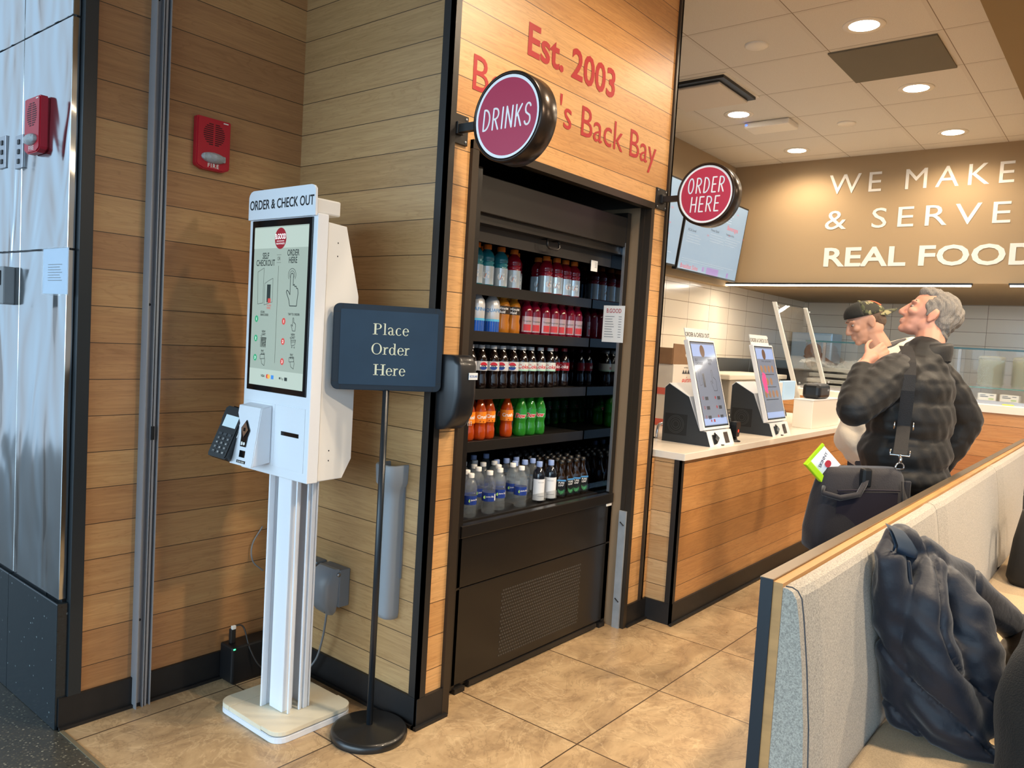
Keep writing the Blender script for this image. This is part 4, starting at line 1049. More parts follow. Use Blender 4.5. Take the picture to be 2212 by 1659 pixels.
P_BLU = proto('water_bottle', wprof, [(.0145,.168),(.0145,.188),(.0135,.190),(.0,.190)], CLEARB, CAPB,
  [('label', M_('label_smoke', '8f98a4', 0.25), band(MB(), .0300, .040, .100), [])])
P_WBL = proto('water_bottle', wprof, [(.0145,.168),(.0145,.190),(.0135,.192),(.0,.192)], M_('smoked_bottle', '1a1d26', 0.06, spec=0.8, coat=0.4), CAPB,
  [('label', M_('label_plainwhite', 'eceef2', 0.4), band(MB(), .0300, .012, .112, -80, 80), [('label_text', GREYTX, T('smartwater', .007, .095, .0304, 0)), ('label_lines', GREYTX, band(MB(), .0304, .030, .032, -30, 40, 4))])])
tprof = [(.0,0),(.022,0),(.0245,.004),(.0245,.098),(.020,.112),(.013,.130),(.0105,.150),(.0105,.168),(.012,.170)]
P_TEA = proto('tea_bottle', tprof, [(.0138,.168),(.0138,.184),(.0,.185)], M_('tea_brown', '2a1b12', 0.06, coat=0.6, trans=0.2), CAPK,
  [('label', M_('label_black', '1b1f22', 0.35), MB().box(-.0215,.0215,-.0262,-.0255,.012,.092), [
    ('label_text', M_('g_white', 'f2f2f2'), MB().text('PURE\nLEAF', .013, (0,-.0265,.072), (1,0,0), (0,0,1), bold=.01)),
    ('label_leaf', M_('leaf_green', '4fa56a', 0.4), MB().add([(0,-.0266,.018),(.013,-.0266,.030),(.016,-.0266,.046),(.004,-.0266,.036),(-.004,-.0266,.036),(-.016,-.0266,.046),(-.013,-.0266,.030)], [(0,1,2,3),(0,3,4),(0,4,5,6)])),
    ('label_blue', M_('tea_blue', '4f8ec4', 0.4), MB().rect(-.0215,.0215,.084,.092,(0,-.0266,0),(1,0,0),(0,0,1)))])], sq=0.55)
used = set()
cnt = {}
def bottle(P, x, y, z, label, group, rz=None):
    first = P.name not in used
    o = P if first else copy_tree(P)
    used.add(P.name)
    o.location = (x, y, z); o.rotation_euler = (0, 0, rz if rz is not None else R(random.uniform(-55, -15)))
    tag(o, label, 'bottle', group)
    return o
def row(P, xs, y, z, what, where, group, jit=.006):
    for i, x in enumerate(xs):
        o_ = ORD[i] if len(xs) > 1 else 'only'
        bottle(P, x, y+random.uniform(-jit, jit), z, '%s %s from the left, %s' % (o_, what, where) if len(xs) > 1 else '%s, %s' % (what, where), group)
g1 = 'sports drinks on the top shelf'
row(P_TEAL, (2.52, 2.597, 2.69), 2.285, SZ[0], 'teal sports drink bottle', 'front of the top shelf', g1)
row(P_TEAL, (2.56, 2.645), 2.37, SZ[0], 'teal sports drink bottle', 'second row of the top shelf', g1)
row(P_RED, (2.783, 3.037, 3.118, 3.200, 3.276), 2.29, SZ[0], 'red sports drink bottle', 'front of the top shelf', g1)
bottle(P_RED, 3.327, 2.40, SZ[0], 'red sports drink bottle in the second row, touching the mirrored side', g1)
row(P_RED, (2.90, 3.08, 3.16, 3.245), 2.375, SZ[0], 'red sports drink bottle', 'second row of the top shelf', g1)
row(P_TEAL, (2.94, 3.02), 2.47, SZ[0], 'teal sports drink bottle', 'third row of the top shelf', g1)
g2 = 'juices and waters on the second shelf'
row(P_ALU, (2.545, 2.648), 2.29, SZ[1], 'white and blue aluminium bottle', 'front of the second shelf', g2)
row(P_JUI, (2.728, 2.808), 2.29, SZ[1], 'amber juice bottle', 'front of the second shelf', g2)
row(P_JUI, (2.772, 2.862), 2.37, SZ[1], 'amber juice bottle', 'second row of the second shelf', g2)
row(P_JRED, (2.905, 2.973, 3.041, 3.115, 3.190, 3.262, 3.328), 2.29, SZ[1], 'red juice bottle', 'front of the second shelf', g2)
row(P_JRED, (2.945, 3.02, 3.09, 3.165, 3.24, 3.315), 2.365, SZ[1], 'red juice bottle', 'second row of the second shelf', g2)
g3 = 'colas on the third shelf'
row(P_PEP, (2.524, 2.600, 2.672, 2.743, 2.815), 2.285, SZ[2], 'silver label cola bottle', 'front of the third shelf', g3)
row(P_PEP, (2.56, 2.64, 2.715, 2.79), 2.36, SZ[2], 'silver label cola bottle', 'second row of the third shelf', g3)
row(P_DIET, (2.888, 2.959, 3.034, 3.107), 2.285, SZ[2], 'pale label cola bottle', 'front of the third shelf', g3)
row(P_DIET, (2.87, 2.945, 3.02), 2.36, SZ[2], 'pale label cola bottle', 'second row of the third shelf', g3)
row(P_COKE, (3.215, 3.295), 2.335, SZ[2], 'red label cola bottle', 'set back on the third shelf', g3)
row(P_COKE, (3.18, 3.255, 3.33), 2.415, SZ[2], 'red label cola bottle', 'second row of the third shelf', g3)
g4 = 'sodas on the fourth shelf'
row(P_CRUSH, (2.532, 2.600, 2.672, 2.80), 2.285, SZ[3], 'orange soda bottle', 'front of the fourth shelf', g4)
row(P_CRUSH, (2.64, 2.735), 2.37, SZ[3], 'orange soda bottle', 'second row of the fourth shelf', g4)
row(P_DEW, (2.893, 2.968, 3.042), 2.285, SZ[3], 'green soda bottle', 'front of the fourth shelf', g4)
row(P_DEW, (2.86, 2.94, 3.02), 2.365, SZ[3], 'green soda bottle', 'second row of the fourth shelf', g4)
row(P_DEW, (2.90, 2.98, 3.06, 3.15, 3.24, 3.32), 2.52, SZ[3], 'green soda bottle', 'third row of the fourth shelf', g4)
g5 = 'waters and teas on the bottom deck'
dz = .683
row(P_WAT, (2.430, 2.549, 2.640, 2.770), 2.165, dz, 'clear water bottle', 'front of the bottom deck', g5, .012)
row(P_WAT, (2.475, 2.575, 2.705, 2.800), 2.235, dz, 'clear water bottle', 'second row of the bottom deck', g5, .012)
row(P_WAT, (2.440, 2.520, 2.610, 2.690, 2.765), 2.310, dz, 'clear water bottle', 'third row of the bottom deck', g5, .01)
row(P_WAT, (2.45, 2.53, 2.62, 2.70), 2.385, dz, 'clear water bottle', 'fourth row of the bottom deck', g5, .01)
row(P_BLU, (2.835, 2.905, 2.975), 2.245, dz, 'blue-capped water bottle', 'second row of the bottom deck', g5)
row(P_BLU, (2.79, 2.86, 2.935), 2.325, dz, 'blue-capped water bottle', 'third row of the bottom deck', g5)
row(P_BLU, (2.60, 2.70, 2.79, 2.88), 2.465, dz, 'blue-capped water bottle', 'back of the bottom deck', g5)
row(P_WBL, (2.920, 3.008), 2.165, dz, 'dark white-label bottle', 'front of the bottom deck', g5)
row(P_TEA, (3.096, 3.157, 3.218, 3.285), 2.165, dz, 'black label tea bottle', 'front of the bottom deck', g5, .003)
for j, nm in enumerate(('second','third','fourth','fifth','sixth')):
    row(P_TEA, (3.07, 3.13, 3.19, 3.25, 3.315) if j else (3.075, 3.135, 3.197, 3.262, 3.325), 2.225+.062*j, dz, 'tea bottle', nm+' row of the bottom deck', g5, .004)
# ================================================================ order counter and kitchen
STONE = M_('white_counter', 'e9dfd0', 0.25, var=0.03, vscale=6)
mb = MB().box(3.665, 7.25, 1.815, 2.70, 0.10, 0.868)
ct = thing('order_counter', 'long oak-fronted order counter with a white stone top', 'counter', (5.45, 2.25, 0))
MB().box(3.668, 7.24, 1.815, 2.70, 0.10, 0.868).build('oak_front', WOODK, ct, world=True)
MB().box(3.662, 3.668, 1.815, 2.70, 0.10, 0.868).build('oak_end', WOODKS, ct, world=True)
MB().box(3.655, 7.24, 1.790, 2.72, 0.868, 0.905, .002).build('stone_top', STONE, ct, world=True)
MB().box(3.650, 7.24, 1.803, 1.815, 0, 0.112).box(3.650, 3.665, 1.803, 2.70, 0, 0.112).box(3.640, 7.24, 1.791, 1.805, 0, .012).build('kick_board', BASE, ct, world=True)
MB().box(3.652, 3.690, 1.806, 1.816, 0.112, 0.868).box(3.652, 3.664, 1.806, 1.845, 0.112, 0.868).build('corner_trim', BLK, ct, world=True)

# counter-top kiosks
def counter_kiosk(label, dx, on_menu):
    t = thing('counter_kiosk', label, 'kiosk', (4.215+dx, 1.99, .905))
    w = .165
    side = [(.15,0.0),(.15,.315),(.125,.338),(-.005,.270),(-.085,.0825),(-.125,.0825),(-.155,0.0)]
    SB = M_('kiosk_side_dark', '2b2f33', 0.5)
    MB().prism(side, 0, -w+.004, w-.004).build('shell', WHITE, t)
    MB().prism([(p[0]*.985, p[1]*.985+.001) for p in side], 0, -w, -w+.004, .001).build('side_panel', SB, t)
    MB().prism([(p[0]*.985, p[1]*.985+.001) for p in side], 0, w-.004, w, .001).build('side_panel', SB, t)
    mb = MB().rect(-.005,.135,.045,.165,(-w-.0008,0,0),(0,1,0),(0,0,1))
    sp_ = mb.build('vent_patch', M_('vent_patch', '17191b', 0.7), t)
    mb = MB(); 
    for r_ in (.020,.032,.044,.052): mb.disc((.065,.105), r_, (-w-.0014,0,0), (0,1,0), (0,0,1), 28, ri=r_-.003)
    mb.build('fan_rings', M_('fan_ring', '33373a', 0.5), sp_)
    MB().ell((-w-.002,-.085,.165),(.003,.006,.006),u=10,v=8).build('side_lock', ALU, t)
    # tilted display plate
    sl_ = Vector((0, .27, .963)).normalized(); nn_ = Vector((0, -.963, .27)).normalized()
    D = Matrix.Translation((0,-.092,.088)) @ Matrix((Vector((1,0,0)), sl_, nn_)).transposed().to_4x4()
    p = MB().prism(rrect(-.172,.172,-.005,.520,.006,3), 2, -.004, .024, .002).build('display', WHITE, t); p.matrix_local = D
    MB().prism([(-.160,.518),(.150,.518),(.150,.570)]+arc(.138,.575,.015,.015,0,90,5)+[(-.160,.590)], 2, .004, .010, .001).build('header_board', WHT2, p)
    MB().text('ORDER & CHECK OUT', .036, (-.005,.540,.0106), (1,0,0), (0,1,0), bold=.012, sx=.86).build('lettering', TXT, p)
    MB().rect(-.160,.160,.010,.508,(0,0,.0243),(1,0,0),(0,1,0)).build('bezel', BLKG, p)
    s_ = MB().rect(-.154,.154,.018,.502,(0,0,.0247),(1,0,0),(0,1,0)).build('screen', M_('small_screen', '585c66', 0.08, emit='8f97a8', es=0.38), p)
    u_, v_ = (1,0,0), (0,1,0); z_ = .0252
    LB = M_('small_screen_blue', '66718c', 0.1, emit='9fb2dc', es=0.6); DKI = M_('small_screen_ink', '454852', 0.2); RDI = M_('small_screen_red', '8a4048', 0.2, emit='a04048', es=.2)
    MB().rect(-.15,.15,.420,.492,(0,0,z_),u_,v_).build('header_band', LB, s_)
    MB().rect(-.15,.15,.022,.060,(0,0,z_),u_,v_).build('footer_band', LB, s_)
    MB().disc((-.02,.452), .030, (0,0,z_+.0003), u_, v_, 24, ry=.036).build('logo_disc', M_('small_logo', '6a5348', 0.2), s_)
    mb = MB()
    if on_menu:
        for r_ in range(3):
            for c_ in range(4 if r_ != 1 else 3):
                mb.disc((-.105+c_*.065,.352-r_*.085), .022, (0,0,z_), u_, v_, 10, ry=.026)
        mb.build('food_tiles', M_('food_brown', '8a6a52', 0.3, emit='8a6a52', es=.25), s_)
        mb = MB()
        for r_ in range(3): mb.rect(-.12,.10,.312-r_*.085,.317-r_*.085,(0,0,z_),u_,v_)
        mb.text('Order a personal meal', .018, (0,.40,z_), u_, v_).build('screen_print', DKI, s_)
        MB().prism([(-.11,.20),(-.07,.185),(-.055,.26),(-.06,.315),(-.10,.33),(-.13,.28)], 2, z_+.0002, z_+.0006).build('pink_banner', M_('pink_glow', 'd8365f', 0.3, emit='ff3a70', es=.8), s_)
    else:
        mb.text('SELF\nCHECKOUT', .022, (-.085,.392,z_), u_, v_, bold=.01, sx=.8).text('ORDER\nHERE', .022, (.06,.392,z_), u_, v_, bold=.01, sx=.8)
        hp = [(.06+a*1.1,.27+b*1.1) for a, b in HAND]; mb.ribbon(hp, .003, (0,0,z_), u_, v_, False)
        mb.ribbon([(-.12,.25),(-.09,.255),(-.09,.35),(-.12,.34),(-.12,.25)], .002, (0,0,z_), u_, v_, False).rect(-.075,-.05,.24,.32,(0,0,z_),u_,v_)
        for j in range(3):
            for cx in (-.10,.06): mb.rect(cx+.01,cx+.05,.165-j*.055,.185-j*.055,(0,0,z_),u_,v_)
        mb.build('screen_print', DKI, s_)
        mb = MB()
        for j in range(3): mb.disc((.045,.178-j*.055), .009, (0,0,z_), u_, v_, 12)
        for j in range(3): mb.disc((-.115,.178-j*.055), .009, (0,0,z_), u_, v_, 12, ri=.006)
        mb.disc((-.06,.045), .008, (0,0,z_+.0003), u_, v_, 10).rect(-.03,-.01,.037,.053,(0,0,z_+.0003),u_,v_)
        mb.build('step_dots', RDI, s_)
    # scanner toe under the display
    tn = Vector((0, -.94, .34)); tu = Vector((0, .34, .94))
    E_ = Matrix.Translation((0,-.141,.042)) @ Matrix((Vector((1,0,0)), tu, tn)).transposed().to_4x4()
    b_ = MB().prism([(-.11,-.034),(-.075,-.030),(-.05,-.012),(-.030,-.002),(-.05,.010),(-.072,.034),(-.085,.018),(-.11,.022)], 2, .001, .006).build('reader_badge', BLKG, t); b_.matrix_local = E_
    MB().prism([(-.085,0),(-.062,-.022),(-.036,0),(-.062,.024)], 2, .006, .009, .001).build('silver_diamond', CHROME, b_)
    q_ = MB().rect(.045,.10,-.034,.030,(0,0,.0015),(1,0,0),(0,1,0)).build('barcode_window', M_('window_brown', '4a3f38', 0.1), t); q_.matrix_local = E_
    MB().box(-.02,.0,-.165,-.150,-.002,.006).build('foot', BLK, t)
    zx = Vector((.30,-.86,.41)).normalized(); yx = (Vector((0,0,1))-zx*zx.z).normalized(); xx = yx.cross(zx)
    terminal(t, Matrix.Translation((.215,-.045,.190)) @ Matrix((xx, yx, zx)).transposed().to_4x4() @ Matrix.Diagonal((1.05,1.05,1.0,1)))
    MB().tube([(.16,.0,.22),(.20,-.01,.215)], .014, 8).build('terminal_bracket', WHITE, t)
    return t
counter_kiosk('white counter-top ORDER & CHECK OUT kiosk nearer the oak wall', 0.0, False)
counter_kiosk('white counter-top ORDER & CHECK OUT kiosk farther along, next to the register stand', 0.94, True)
t = thing('barcode_scanner', 'small black scanner on a stand beside the nearer counter kiosk', 'scanner', (4.47, 1.875, .905))
MB().lathe([(.035,0),(.036,.006),(.018,.012),(.012,.03),(.0,.032)], n=20).build('foot', BLK, t)
MB().prism([(-.030,.030),(.020,.030),(.034,.10),(.030,.120),(-.032,.120),(-.036,.10)], 1, -.02, .02, .004).build('scan_head', DARK, t)
MB().disc((0,.066),.010,(0,-.021,0),(1,0,0),(0,0,1),16).build('red_mark', M_('scan_red', 'd8402c', 0.3, emit='d8402c', es=.6), t)
t = thing('cable_loop', 'chrome curved rod standing on the counter end by the oak wall', 'rod', (4.20, 2.29, .905))
cord([(4.13,2.215,.906),(4.135,2.215,.96),(4.16,2.215,.985),(4.24,2.215,.99),(4.30,2.215,.985)], .009, CHROME, 'chrome curved rod standing on the counter behind the nearer kiosk', name='steel_rod')
bpy.data.objects.remove(t)
cord([(4.03,2.37,.985),(4.14,2.36,1.0),(4.26,2.36,.99),(4.32,2.36,.96),(4.34,2.36,.91)], .008, BLK, 'black cable arching over the counter behind the nearer kiosk')
cord([(3.99,2.23,.94),(4.05,2.22,.925),(4.10,2.21,.909)], .004, BLK, 'short black wire lying on the counter by the oak wall')

# boxes of bottled water on the counter
BOXW = M_('carton_white', 'dcd5cb', 0.6); CORAL = M_('carton_coral', 'd86a5c', 0.55); EVR = M_('evian_red', 'd2353f', 0.5)
def water_box(z, h, label):
    t = thing('water_carton', label, 'carton', (4.98, 2.60, z), group=None)
    MB().box(-.205,.19,-.13,.13,0,h,.003).build('carton', BOXW, t)
    mb = MB().rect(-.2,.186,.004,.050,(0,-.1308,0),(1,0,0),(0,0,1)); mb.rect(-.128,.128,.004,.050,(-.2058,0,0),(0,-1,0),(0,0,1)); mb.build('coral_band', CORAL, t)
    MB().text('evian', .082, (.0,-.1312,h*.36), (1,0,0), (0,0,1), bold=.0, sx=.85).build('brand_text', EVR, t)
    mb = MB()
    for a in (-.055,-.02,.02): mb.add([(a-.02,-.1312,h*.70),(a+.02,-.1312,h*.70),(a,-.1312,h*.70+.03)], [(0,1,2)])
    mb.text('NATURAL  100%', .014, (0,-.1312,h*.88), (1,0,0), (0,0,1)); mb.build('mountain_mark', M_('carton_ink', '3a3c44', 0.6), t)
    MB().rect(.12,.155,.05,h*.62,(0,-.1312,0),(1,0,0),(0,0,1)).rect(.130,.145,h*.62,h*.82,(0,-.1312,0),(1,0,0),(0,0,1)).build('bottle_print', M_('bottle_print', '9aa3b4', 0.5), t)
    MB().text('1', .035, (-.12,-.1313,.012), (1,0,0), (0,0,1), bold=.02).build('band_text', BOXW, t)
water_box(.905, .213, 'white and coral water carton at the bottom, on the order counter')
water_box(1.119, .213, 'white and coral water carton, the upper one of the two')
t = thing('open_carton', 'open brown cardboard tray with a hand hole on top of the water cartons', 'carton', (4.97, 2.60, 1.333))
KR = M_('kraft', '8a6a4e', 0.75, var=0.06)
MB().box(-.20,.10,-.12,.12,0,.006).box(-.20,.10,.114,.12,0,.11).box(-.206,-.20,-.12,.12,0,.11).build('tray', KR, t)
mb = MB(); 
hole = [(.02+.035*math.cos(R(a)), .07+.018*math.sin(R(a))) for a in range(0,360,30)]
mb.prism([(-.20,0),(.10,0),(.19,.075),(.13,.135),(-.20,.14)], 1, -.126, -.120)
mb.build('front_flap', KR, t)
MB().prism([(p[0]-.01, p[1]-.005) for p in hole], 1, -.1275, -.1262).build('hand_hole', M_('hole_light', 'e6ddcc', 0.7), t)
t = thing('red_carton', 'small red carton with a white T standing beside the water cartons', 'carton', (5.28, 2.62, .905))
MB().box(-.09,.12,-.07,.09,0,.30,.003).build('stand_box', M_('grey_carton', '6f6a64', 0.6), t)
MB().box(-.09,.12,-.075,.09,.301,.435,.003).build('carton', M_('red_card', 'a3202a', 0.5), t)
MB().text('T', .085, (-.03,-.0758,.33), (1,0,0), (0,0,1), bold=.03).build('lettering', LTR, t)

# register stand, card reader and sneeze shield at the end of the run
t = thing('register_stand', 'white box stand on the counter next to the farther kiosk', 'stand', (6.17, 1.94, .905))
MB().box(-.33,.33,-.072,.072,0,.215,.004).build('box', M_('stand_white', 'efe7d8', 0.4), t)
MB().box(-.335,.335,-.075,.075,.209,.216,.002).build('rim', WHITE, t)
t = thing('receipt_printer', 'black rounded receipt printer on the white register stand', 'printer', (6.12, 1.94, 1.121))
MB().box(-.135,.125,-.068,.068,0,.115,.03,3).build('case', DARK, t)
MB().box(.04,.10,-.0695,-.066,.06,.075).build('paper_exit', GREYP, t)
t = thing('register_screen', 'small pale blue back of a customer display by the shield post', 'screen', (5.62, 2.05, 1.12))
MB().box(-.20,.02,-.02,.02,0,.12,.004).build('casing', WHT2, t)
MB().box(.02,.255,-.03,.01,-.01,.13,.004).build('display_back', M_('display_blue', 'b4d2ea', 0.3, emit='b4d2ea', es=.15), t)
MB().tube([(0,0,-.215),(0,0,.0)], .018, 12).build('stem', WHITE, t)
sh = thing('sneeze_shield', 'clear tilted acrylic shield between two white posts at the register', 'shield', (6.55, 2.10, .905))
PO = M_('shield_post', 'dcd8cf', 0.4)
for x in (6.19, 6.92):
    MB().prism([(2.02,.905),(2.055,.905),(2.365,1.86),(2.335,1.86)], 0, x-.012, x+.012).build('post', PO, sh, world=True)
MB().prism([(2.112,1.20),(2.117,1.20),(2.331,1.845),(2.326,1.845)], 0, 6.203, 6.908).build('pane', ACRYL, sh, world=True)
mb = MB()
for x in (6.19, 6.92):
    for y_, z_ in ((2.105,1.225),(2.318,1.82)): mb.ell((x,y_-.006,z_),(.008,.008,.008),u=8,v=6)
mb.build('bolts', ALU, sh, world=True)

# menu screens
def menu(cx, label, items, zc=2.455):
    t = thing('menu_screen', label, 'screen', (cx, 3.10, zc))
    A = Matrix.Rotation(R(7), 4, 'X') @ Matrix.Rotation(R(90), 4, 'X')
    c = MB().box(-.612,.612,-.350,.350,-.045,.0,.004).build('casing', DARK, t); c.matrix_local = A
    s_ = MB().rect(-.597,.597,-.335,.335,(0,0,.0005),(1,0,0),(0,1,0)).build('screen', M_('menu_glow', '6d7f8c', 0.2, emit='a3c2e0', es=0.36), c)
    mr_ = MB(); mk = MB(); mg = MB()
    for kind, s, sz, a, b in items:
        {'r': mr_, 'k': mk}[kind].text(s, sz, (a, b, .001), (1,0,0), (0,1,0), 'LEFT', bold=.005 if kind == 'r' else .012)
    random.seed(int(cx*10))
    for kind, s, sz, a, b in items:
        if kind == 'k':
            for j in range(4): mg.rect(a, a+random.uniform(.22,.34), b-.025-.022*j, b-.018-.022*j, (0,0,.001), (1,0,0), (0,1,0))
            mr_.text('9.99', .022, (a+.37, b, .001), (1,0,0), (0,1,0), 'LEFT')
    mg.rect(-.55,.30,-.262,-.256,(0,0,.001),(1,0,0),(0,1,0)).rect(-.55,.50,-.246,-.240,(0,0,.001),(1,0,0),(0,1,0))
    mr_.build('headings', M_('menu_red', 'b06070', 0.4, emit='c05060', es=.35), s_); mk.build('dish_names', M_('menu_ink', '51606e', 0.4, emit='50606e', es=.25), s_); mg.build('small_print', M_('menu_grey', '8699aa', 0.4, emit='8799ab', es=.5), s_)
    if cx > 6: MB().rect(-.05,.20,-.335,-.275,(0,0,.0012),(1,0,0),(0,1,0)).rect(.38,.42,-.33,-.285,(0,0,.0012),(1,0,0),(0,1,0)).rect(-.14,-.10,-.32,-.28,(0,0,.0012),(1,0,0),(0,1,0)).build('food_photo', M_('menu_photo', '7a6a98', 0.3, emit='8a78b0', es=.5), s_)
    MB().box(-.10,.10,.035,.185,-.10,.10).build('wall_bracket', BLK, t)
menu(6.605, 'right hand menu screen under the soffit, headed Acai Bowls and Beverages', [('r','Acai Bowls',.062,-.53,.055),('k','ACAI bowl',.034,-.53,-.01),('k','Power Bowl',.034,-.10,.045),('r','Beverages',.06,.22,.10),('k','Fountain drink',.03,.22,.05),('r','Salads',.06,-.53,.26),('k','Kale Caesar',.032,-.53,.20),('k','Garden Salad',.032,.0,.25),('r','Breakfast Sides',.055,-.55,-.325)])
menu(5.36, 'left hand menu screen, half hidden behind the oak wall edge, headed Sandwiches', [('r','Sandwiches',.065,.0,.245),('k','Buffalo Chicken',.034,.0,.10),('k','Crispy Chicken',.034,.0,-.02),('k','Avocado Wrap',.034,.0,-.11),('k','Classic Burger',.034,-.5,.15),('r','Burgers',.06,-.5,.25),('r','Tea',.04,.0,-.30)], 2.475)

# far serving counter under the soffit
fc = thing('serving_counter', 'oak-fronted far serving counter with a pale top, behind the men', 'counter', (7.6, .4, 0))
MB().box(7.27, 8.15, -1.5, 2.70, .10, 1.075).build('oak_front', WOODF, fc, world=True)
MB().box(7.245, 8.20, -1.5, 2.72, 1.075, 1.138, .003).build('pale_top', STONE, fc, world=True)
MB().box(7.255, 8.15, -1.5, 2.70, 0, .10).build('kick_board', BASE, fc, world=True)
gs = thing('glass_guard', 'clear glass guard and shelf standing on the far serving counter', 'guard', (7.5, .4, 1.138))
MB().box(7.46, 7.468, -1.4, 2.5, 1.165, 1.580).build('front_pane', GLASS, gs, world=True)
MB().box(7.45, 7.90, -1.4, 2.5, 1.578, 1.588).build('top_pane', GLASS, gs, world=True)
MB().box(7.446, 7.450, -1.4, 2.5, 1.576, 1.590).build('top_edge', GEDGE, gs, world=True)
MB().box(7.475, 7.88, -1.4, 1.5, 1.262, 1.270).build('shelf_pane', GLASS, gs, world=True)
MB().box(7.471, 7.475, -1.4, 1.5, 1.261, 1.271).build('shelf_edge', M_('glass_edge_green', '5d7f78', 0.2), gs, world=True)
mb = MB()
for y in (2.45, 1.28, .60, -.2): mb.box(7.85, 7.875, y-.012, y+.012, 1.138, 1.58)
mb.build('posts', ALU, gs, world=True)
MB().box(7.40, 7.46, -1.4, 2.5, 1.138, 1.165).build('channel', ALU, gs, world=True)
tag(MB().box(7.385, 7.398, .79, .87, 1.1385, 1.146).build('price_strip', M_('yellow_strip', 'd8d83a', 0.5)), 'small yellow strip on the far counter below the glass guard', 'label')
PLA = M_('clear_plastic_lids', 'efefdc', 0.12, trans=0.75, ior=1.2, alpha=0.42, spec=0.8)
def stack(x, y, z, n, label, r=.100):
    t = thing('container_stack', label, 'containers', (x, y, z))
    for i in range(n):
        mb = MB(); zz = i*.0115
        mb.lathe([(r*.86,zz),(r*.97,zz+.030),(r,zz+.032),(r,zz+.036),(r*.965,zz+.036)], n=24)
        mb.build('clear_tub', PLA, t)
    mb = MB().lathe([(r,0),(r*.99,.004),(r*.92,.012),(r*.62,.018),(0,.019)], (0,0,n*.0115+.025), 24); mb.build('clear_lid', PLA, t)
stack(7.62, 1.00, 1.271, 19, 'stack of clear plastic tubs on the glass shelf, right behind the dark jacket')
stack(7.62, .755, 1.271, 19, 'stack of clear plastic tubs on the glass shelf, at the right edge of the photo')
for y, l in ((1.005, 'white glove carton under the glass shelf, the one nearer the dark jacket'), (.845, 'white glove carton under the glass shelf, the one nearer the right edge')):
    t = thing('glove_box', l, 'box', (7.60, y, 1.138))
    MB().box(-.045,.10,-.066,.066,0,.080,.002).build('carton', BOXW, t)
    MB().rect(-.05,.01,.050,.058,(-.0455,0,0),(0,-1,0),(0,0,1)).rect(-.05,-.01,.064,.070,(-.0455,0,0),(0,-1,0),(0,0,1)).rect(.02,.05,.062,.068,(-.0455,0,0),(0,-1,0),(0,0,1)).build('print', GREYTX, t)
    MB().rect(.012,.05,.030,.042,(-.0456,0,0),(0,-1,0),(0,0,1)).build('green_print', M_('pale_green2', 'a8bd86', 0.5), t)
# trays under film behind the shield
t = thing('wrapped_trays', 'stack of trays under crinkled clear film on the far counter behind the shield', 'trays', (7.85, 2.15, 1.139))
for i in range(4): MB().box(-.22+.01*i,.22,-.42,.40-.02*i,i*.055,i*.055+.035,.006).build('tray', M_('tray_grey', ('8f8d86','6d6b66','a09c92','787670')[i], 0.35, 0.3), t)
rows = []
random.seed(3)
for i in range(9):
    rows.append([Vector((-.25+.5*i/8, -.45+.9*j/16, .215+.07*math.sin(i*.8+.5)*math.sin(j*.55)+random.uniform(-.016,.016))) for j in range(17)])
MB().grid(rows, False).build('film', M_('film', 'e6e9e6', 0.15, trans=0.6, ior=1.2, alpha=0.55, spec=0.9), t)
# back-wall steel and work tables
SS = M_('kitchen_steel', '8d8a84', 0.3, 0.8, bump=0.02, bscale=30)
mb = MB()
for i in range(6): mb.box(5.2+i*.78, 5.97+i*.78, 3.385, 3.40, .90, 1.37, .002)
struct('wall_backsplash', mb, SS)
t = thing('work_table', 'long stainless work table along the tiled kitchen wall', 'table', (6.9, 3.08, 0))
MB().box(-1.7,2.6,-.30,.30,.88,.92,.004).build('top', SS, t)
MB().box(-1.7,2.6,-.28,.28,.25,.27).build('undershelf', SS, t)
for x in (-1.65, 2.55):
    for y in (-.26, .26): MB().tube([(x,y,0),(x,y,.88)], .02, 10).build('leg', SS, t)
t = thing('sandwich_station', 'pale flat-topped prep station behind the counter kiosks', 'station', (7.3, 3.05, .921))
MB().box(-.75,.50,-.22,.22,0,.27,.01).build('body', M_('station_grey', '9d968a', 0.4), t)
MB().box(-.85,.55,-.26,.24,.27,.315,.008).build('lid', M_('station_lid', 'cfc5b4', 0.4), t)
t = thing('toaster_oven', 'dark boxy appliance on the work table behind the shield', 'appliance', (9.06, 3.05, .921))
MB().box(-.26,.43,-.20,.24,0,.36,.012).build('body', DARK, t)
MB().box(-.24,.30,-.206,-.20,.05,.30,.004).build('door', BLKG, t)
t = thing('upright_cabinet', 'pale blue edge of a tall steel cabinet against the end tile wall', 'cabinet', (9.6, 3.2, 0))
MB().box(-.04,.34,-.30,.18,0,1.72,.006).build('body', M_('cabinet_blue', 'a9c4d8', 0.3, 0.3), t)
MB().box(-.052,-.04,-.29,.17,.05,1.70,.004).build('door', M_('cabinet_door', 'b9d0e0', 0.3, 0.2), t)
MB().tube([(-.07,-.22,.9),(-.07,-.22,1.25)], .01, 8).build('handle', CHROME, t)
